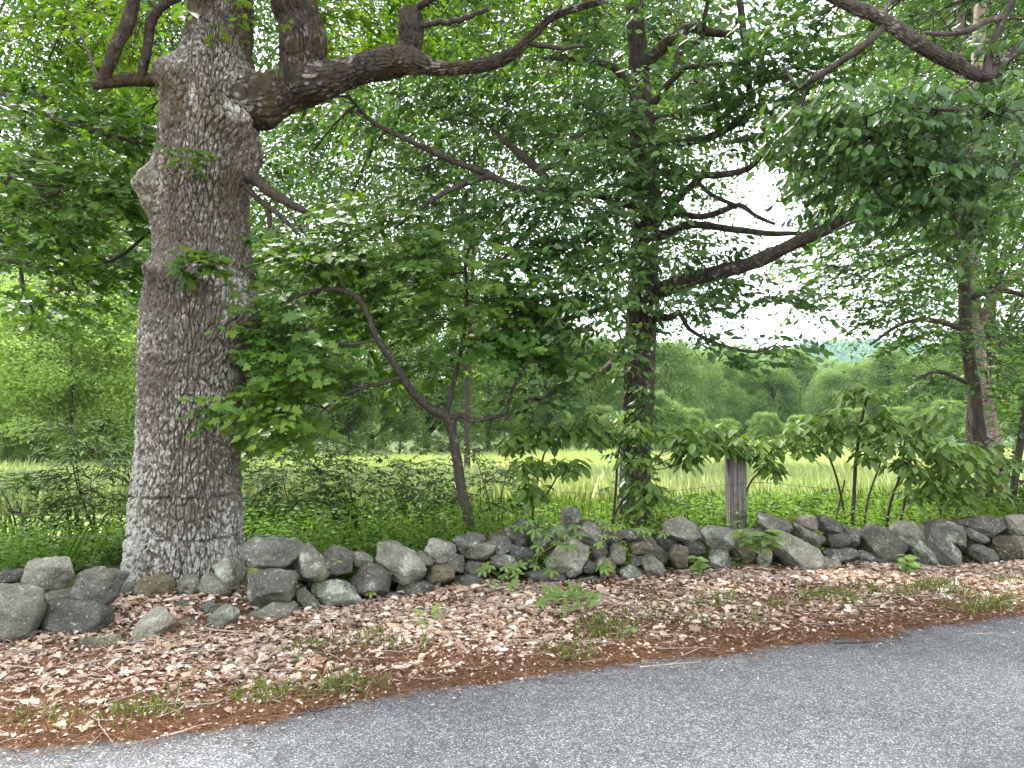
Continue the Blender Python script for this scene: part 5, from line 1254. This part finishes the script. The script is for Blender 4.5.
# ------------------------------------------------------------------ background trees
def proto(seed, H, Wd, leafm, nclump, per, lsz, low=0.12, barkm='bark_mid', tr=None, bprob=0.35):
    rs = np.random.default_rng(seed)
    cr, tk = MB(), MB()
    r0 = tr or H * 0.018
    zz_ = np.linspace(-0.4, H * 0.8, 9)
    wob = rs.normal(0, 0.02 * H, (9, 2)).cumsum(0) * 0.25
    line = np.c_[wob, zz_]
    tk.tube(line, np.linspace(r0 * 1.2, r0 * 0.25, 9), 9, wob=0.15)
    for c in range(nclump):
        h = H * (low + (0.96 - low) * rs.uniform(0, 1) ** 0.85)
        f_ = (h / H - low) / (1 - low)
        prof_ = Wd * (0.35 + 0.65 * math.sin(math.pi * min(1, f_ * 0.80 + 0.22)))
        az = rs.uniform(0, 6.283); rr_ = prof_ * rs.uniform(0.25, 1.0) ** 0.6
        cc = np.array([math.cos(az) * rr_, math.sin(az) * rr_, h])
        rad = H * rs.uniform(0.07, 0.13)
        u = rs.normal(0, 1, (per, 3)); u /= np.linalg.norm(u, axis=1)[:, None]
        u[:, 2] = np.abs(u[:, 2]) * np.where(rs.uniform(0, 1, per) < 0.72, 1, -0.9)
        P = cc + u * rad * np.array([1.1, 1.1, 0.95]) * rs.uniform(0.5, 1.08, (per, 1))
        D = rs.normal(0, 1, (per, 3)) * [1, 1, 0.5] - [0, 0, 0.25]
        Nn = u * 0.8 + rs.normal(0, 0.5, (per, 3)) + [0, 0, 0.6]
        put_leaves(cr, 'flake', P, D, Nn, lsz * rs.uniform(0.6, 1.3, per), np.clip(rs.normal(0.5, 0.12) + rs.normal(0, 0.16, per), 0, 1))
        if rs.uniform() < bprob:
            k = int(np.clip(np.searchsorted(zz_, h * 0.72), 1, 8))
            tk.tube(spline(np.array([line[k - 1], (line[k - 1] + cc) / 2 + [0, 0, 0.04 * H], cc]), 4), np.linspace(r0 * 0.26, r0 * 0.06, 9), 5, wob=0.1)
    root = bpy.data.objects.new('field_tree', None); COL.objects.link(root)
    t_ = tk.build('trunk', M[barkm], root); c_ = cr.build('crown', M[leafm], root, smooth=False)
    return root, [t_, c_]
used, keep_ = set(), []
def place(pr, x, y, sc, rz, label, cat='tree', group=None, name=None):
    root, kids = pr
    if id(pr) in used:
        r = root.copy(); COL.objects.link(r)
        for k in kids:
            q = k.copy(); COL.objects.link(q); q.parent = r
    else:
        r = root
    used.add(id(pr)); keep_.append(pr)
    if name: r.name = name
    r.location = (x, y, float(ground_z(x, y)) - 0.05); r.rotation_euler = (0, 0, rz)
    r.scale = sc if hasattr(sc, '__len__') else (sc, sc, sc)
    tag(r, label, cat, group)
    return r
pxx = lambda px, y: (px - 512) / F * y
M['wood_leaf'] = leaf_mat('pale_wood_leaf', [(0.09, 0.145, 0.055), (0.125, 0.19, 0.07), (0.165, 0.235, 0.09), (0.21, 0.28, 0.11)], trans=0.40, rough=0.6, spec=0.1, big=0.5, bscale=0.16, tcol=(1.12, 1.18, 0.65))  # somewhat paler, less saturated greens than the far leaves
P1 = proto(1, 9, 3.6, 'sunlit_lime_leaf', 150, 420, 0.14, 0.05, tr=0.07, bprob=0.06)
P2 = proto(2, 13, 4.2, 'far_leaf', 110, 330, 0.20, 0.10)
P3 = proto(3, 16, 4.4, 'far_leaf', 120, 330, 0.22, 0.16)
P4 = proto(4, 5, 2.6, 'wood_leaf', 80, 330, 0.13, 0.0, bprob=0.1)
P5 = proto(5, 15, 5.0, 'wood_leaf', 120, 330, 0.21, 0.12)
# left wood edge
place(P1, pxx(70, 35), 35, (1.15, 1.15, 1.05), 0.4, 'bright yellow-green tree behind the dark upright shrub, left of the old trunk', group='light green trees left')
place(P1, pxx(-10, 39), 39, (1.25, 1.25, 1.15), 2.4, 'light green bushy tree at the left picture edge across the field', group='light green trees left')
place(P2, pxx(140, 50), 50, 1.1, 1.0, 'rounded green tree of the wood edge behind the pale-trunked tree', group='wood edge trees')
GW = 'wood edge trees'
LW = 'tall green tree of the wood edge far behind the old trunk and bent sapling'
for k, (a, y_, pr, s_) in enumerate([(15, 52, P3, 1.3), (70, 56, P5, 1.3), (190, 44, P3, 1.1), (-60, 40, P2, 1.2), (250, 48, P5, 1.05), (310, 52, P2, 1.2), (370, 56, P5, 1.1), (430, 60, P3, 1.1), (-20, 55, P3, 1.35), (110, 58, P3, 1.3), (490, 66, P2, 1.05), (545, 70, P5, 0.95), (590, 74, P2, 0.9)]):
    place(pr, pxx(a, y_), y_, s_ * rng.uniform(0.92, 1.05), rng.uniform(0, 6), LW, group=GW)
def canopy_tree(seed, px, y, H, Wd, low, n, per, lsz, label, leafm='mid_leaf', tr=0.16, bk='bark_mid'):
    pr = proto(seed, H, Wd, leafm, n, per, lsz, low, bk, tr)
    place(pr, pxx(px, y), y, 1.0, 0.0, label, 'tree', 'tall trees in the field edge', 'shade_tree')
M['mid_leaf'] = leaf_mat('shade_tree_leaf', [(0.042, 0.086, 0.028), (0.068, 0.126, 0.036), (0.098, 0.165, 0.046), (0.14, 0.21, 0.060)], trans=0.38, tcol=(1.15, 1.2, 0.65), rough=0.5, spec=0.25, big=0.3, bscale=0.5)
canopy_tree(21, -30, 19, 18, 5.0, 0.46, 150, 330, 0.13, 'tall shade tree at the left edge filling the sky above the maple bough')
canopy_tree(22, 215, 20, 18, 4.4, 0.26, 190, 330, 0.13, 'tall shade tree rising directly behind the old burled trunk')
canopy_tree(23, 466, 25, 20, 4.6, 0.24, 210, 330, 0.15, 'tall shade tree right behind the bent sapling stem', tr=0.09)
canopy_tree(24, 637, 30, 21, 3.2, 0.30, 130, 330, 0.17, 'tall shade tree directly behind the straight dark trunk')
canopy_tree(25, 985, 19, 17, 3.8, 0.22, 150, 330, 0.13, 'tall shade tree behind the leaning pale trunk at the right')
canopy_tree(26, 968, 24, 20, 3.9, 0.40, 120, 330, 0.15, 'high-crowned shade tree hidden behind the thin dark straight stem', tr=0.10)
canopy_tree(27, 131, 46, 24, 5.0, 0.4, 120, 330, 0.20, 'pale-trunked tree standing just left of the old burled trunk across the field', tr=0.40, bk='bark_red')
# bushes along the field edge
LB = 'pale green bush along the far edge of the field'
for k, (a, y_, s_) in enumerate([(300, 46, 0.75), (350, 50, 0.85), (400, 54, 0.8), (455, 57, 0.85), (505, 60, 0.8), (550, 63, 0.9), (600, 64, 0.8), (655, 60, 1.0), (690, 64, 0.75), (725, 66, 0.6), (765, 66, 0.7), (800, 67, 0.65), (850, 68, 0.8), (900, 66, 0.8), (945, 64, 0.9), (1000, 60, 1.0), (25, 33, 0.45), (100, 36, 0.5), (240, 42, 0.7)]):
    place(P4, pxx(a, y_), y_, s_, rng.uniform(0, 6), LB, 'bush', 'bushes along the far field edge', 'field_bush')
# wood beyond the field
UN = {692: 'pale yellow-green tree beside the tall dark trunk, at the left of the valley view', 742: 'grey-green round-crowned tree in the middle of the valley view above the fence post', 800: 'rounded tree under the blue ridge in the valley view'}
for k, (a, y_, pr, s_) in enumerate([(692, 88, P5, 0.78), (668, 72, P5, 0.72), (715, 100, P2, 0.95), (742, 108, P3, 0.86), (772, 104, P2, 0.9), (800, 118, P3, 0.96), (832, 106, P5, 0.74), (862, 118, P2, 1.05), (890, 110, P3, 0.92), (920, 104, P2, 1.0), (955, 96, P3, 0.95), (1000, 90, P2, 1.1), (1045, 86, P3, 1.0),
                                     (640, 100, P3, 0.95), (600, 92, P5, 0.9), (560, 98, P3, 1.0), (728, 140, P5, 1.05), (760, 150, P3, 1.0), (788, 145, P5, 0.95), (820, 150, P2, 1.2), (850, 145, P3, 1.0), (700, 150, P3, 1.05), (880, 150, P5, 1.0), (910, 150, P3, 1.1), (675, 130, P2, 1.1)]):
    place(pr, pxx(a, y_), y_, s_, rng.uniform(0, 6), UN.get(a, 'green tree of the wood in the valley beyond the field'), group='trees of the valley wood')

# ------------------------------------------------------------------ hills with their forest
def ridge(name, y0, depth, prof_px, cell, leafn, lsz, seed):
    """wooded ridge: solid terrain with real crowns on it"""
    a = np.array(prof_px, float)
    xs_ = np.arange(-160, 1180, 1180 / 150.0)
    top_ = np.interp(xs_, a[:, 0], a[:, 1])
    rows = []
    us = np.linspace(0, 1, 16)
    yb = y0 - depth
    zt_ = np.array([pt(q, t_, y0)[2] for q, t_ in zip(xs_, top_)])
    X0 = (xs_ - 512) / F * y0
    zb = float(ground_z(0.0, yb)) - 2
    for u_ in us:
        prof_ = u_ ** 0.9 if u_ <= 1 else 1
        rows.append(np.c_[X0, np.full(len(xs_), yb + depth * u_), zb + (zt_ - zb) * prof_ + 3 * vnoise(np.c_[X0 / 40, np.full(len(xs_), u_ * depth / 40), 0 * X0], seed)])
    rows.append(np.c_[X0, np.full(len(xs_), y0 + depth * 0.8), zb + (zt_ - zb) * 0.2])
    V = np.concatenate(rows); nx = len(xs_)
    i = np.arange(len(rows) - 1)[:, None] * nx; j = np.arange(nx - 1)[None]
    f_ = np.stack([i + j, i + j + 1, i + nx + j + 1, i + nx + j], -1).reshape(-1, 4)
    mb = MB(); mb.add(V, f_)
    o = mb.build(name, M['ground_wood'], None); tag(o, kind='structure')
    # crowns
    fm = MB()
    n = leafn
    k = rng.integers(0, nx - 1, n); u_ = rng.uniform(0.0, 1.0, n) ** 0.8
    r_ = u_ * 15; ri = np.clip(r_.astype(int), 0, 14); fr = r_ - ri
    G = V.reshape(len(rows), nx, 3)
    fx = rng.uniform(0, 1, n)[:, None]
    base = (G[ri, k] * (1 - fx) + G[ri, k + 1] * fx) * (1 - fr)[:, None] + (G[ri + 1, k] * (1 - fx) + G[ri + 1, k + 1] * fx) * fr[:, None]
    per = 46
    u3 = unit(rng.normal(0, 1, (n, per, 3))); u3[..., 2] = np.abs(u3[..., 2])
    rad = cell * rng.uniform(0.7, 1.25, (n, 1, 1))
    P = base[:, None] + u3 * rad * np.array([1, 1, 1.15]) + np.array([0, 0, cell * 0.4])
    D = rng.normal(0, 1, (n, per, 3)) * [1, 1, 0.5]
    Nn = u3 + rng.normal(0, 0.35, (n, per, 3))
    t0 = np.clip(rng.normal(0.45, 0.2, (n, 1)) + rng.normal(0, 0.1, (n, per)), 0, 1)
    put_leaves(fm, 'flake', P.reshape(-1, 3), D.reshape(-1, 3), Nn.reshape(-1, 3), (lsz * rng.uniform(0.6, 1.3, (n, per))).ravel(), t0.ravel())
    tag(fm.build('hill_forest', M['far_leaf'], smooth=False), 'continuous hazy forest covering the ' + ('nearer green slope' if y0 < 900 else 'distant blue ridge'), 'forest', kind='stuff')
m, nt, b = mat('wooded_hill')
p = geo(nt)
c = ramp(nt, noise(nt, p, 0.08, 4, 0.6), [(0.35, (0.03, 0.055, 0.02)), (0.65, (0.07, 0.10, 0.035))])
nt.links.new(c, b.inputs['Base Color']); b.inputs['Roughness'].default_value = 1
M['ground_wood'] = m
ridge('near_hill', 420, 200, [(-160, 385), (500, 372), (640, 362), (700, 359), (760, 362), (800, 372), (840, 380), (900, 376), (960, 365), (1180, 355)], 5.0, 2600, 2.6, 3)
ridge('far_hill', 1700, 700, [(-160, 372), (500, 368), (700, 366), (780, 358), (812, 351), (835, 348), (870, 348), (905, 351), (960, 362), (1180, 368)], 14.0, 2600, 9.0, 5)

# ------------------------------------------------------------------ haze, sky, sun, camera
me = bpy.data.meshes.new('haze')
import bmesh
bm = bmesh.new(); bmesh.ops.create_cube(bm, size=1); bm.to_mesh(me); bm.free()
hz = bpy.data.objects.new('haze', me); COL.objects.link(hz)
hz.scale = (6000, 3600, 190); hz.location = (0, 1500, 190 / 2 - 60)
hz['kind'] = 'stuff'; hz['label'] = 'thin pale summer haze over the valley'; hz['category'] = 'haze'
m = bpy.data.materials.new('thin_haze'); m.use_nodes = True
nt = m.node_tree
nt.nodes.remove(nt.nodes['Principled BSDF'])
pv = nt.nodes.new('ShaderNodeVolumePrincipled')
pv.inputs['Color'].default_value = (0.48, 0.72, 1.0, 1); pv.inputs['Density'].default_value = 0.00010; pv.inputs['Anisotropy'].default_value = 0.2
nt.links.new(pv.outputs[0], nt.nodes['Material Output'].inputs['Volume'])
me.materials.append(m)

SUN_EL, SUN_AZ = R(60), R(-35)      # azimuth of the sun seen from the scene, 0 = +Y, clockwise
w = bpy.data.worlds.new('World'); scene.world = w; w.use_nodes = True
nt = w.node_tree
bg = nt.nodes['Background']
sk = nt.nodes.new('ShaderNodeTexSky'); sk.sky_type = 'NISHITA'; sk.sun_disc = False
sk.sun_elevation = SUN_EL; sk.sun_rotation = SUN_AZ
sk.air_density = 1.0; sk.dust_density = 2.0
tc_ = nt.nodes.new('ShaderNodeTexCoord')
nz_ = noise(nt, mapping(nt, tc_.outputs['Generated'], (1, 1, 2.2)), 2.4, 5, 0.6)
cl = ramp(nt, nz_, [(0.30, 0.72), (0.55, 0.96)])
cc = mixc(nt, cl, sk.outputs[0], (7.0, 7.3, 7.7))
nt.links.new(cc, bg.inputs['Color'])
bg.inputs['Strength'].default_value = 0.12
sd = bpy.data.lights.new('sun', 'SUN'); sd.energy = 3.6; sd.angle = R(10); sd.color = (1, 0.96, 0.88)
so = bpy.data.objects.new('sun', sd); COL.objects.link(so)
dirn = Vector((math.sin(SUN_AZ) * math.cos(SUN_EL), math.cos(SUN_AZ) * math.cos(SUN_EL), math.sin(SUN_EL)))
so.rotation_euler = dirn.to_track_quat('Z', 'Y').to_euler(); so.location = (0, -5, 30)

cd = bpy.data.cameras.new('camera'); cam = bpy.data.objects.new('camera', cd); COL.objects.link(cam)
cd.sensor_width = 36; cd.lens = 36 * F / 1024; cd.clip_end = 20000; cd.clip_start = 0.05
cam.location = (0, 0, CAMZ); cam.rotation_euler = (R(90) + PITCH, 0, 0)
scene.camera = cam
vs = scene.view_settings
vs.view_transform = 'Standard'; vs.look = 'None'; vs.gamma = 1; vs.use_curve_mapping = False
vs.exposure = 2.2
cy = scene.cycles
cy.max_bounces = 7; cy.diffuse_bounces = 4; cy.glossy_bounces = 2; cy.transmission_bounces = 4; cy.volume_bounces = 1; cy.transparent_max_bounces = 4
cy.caustics_reflective = False; cy.caustics_refractive = False
cy.use_adaptive_sampling = True; cy.adaptive_threshold = 0.02
cy.use_denoising = True
try:
    cy.denoiser = 'OPENIMAGEDENOISE'; cy.denoising_input_passes = 'RGB_ALBEDO_NORMAL'; cy.denoising_prefilter = 'ACCURATE'
except Exception:
    pass
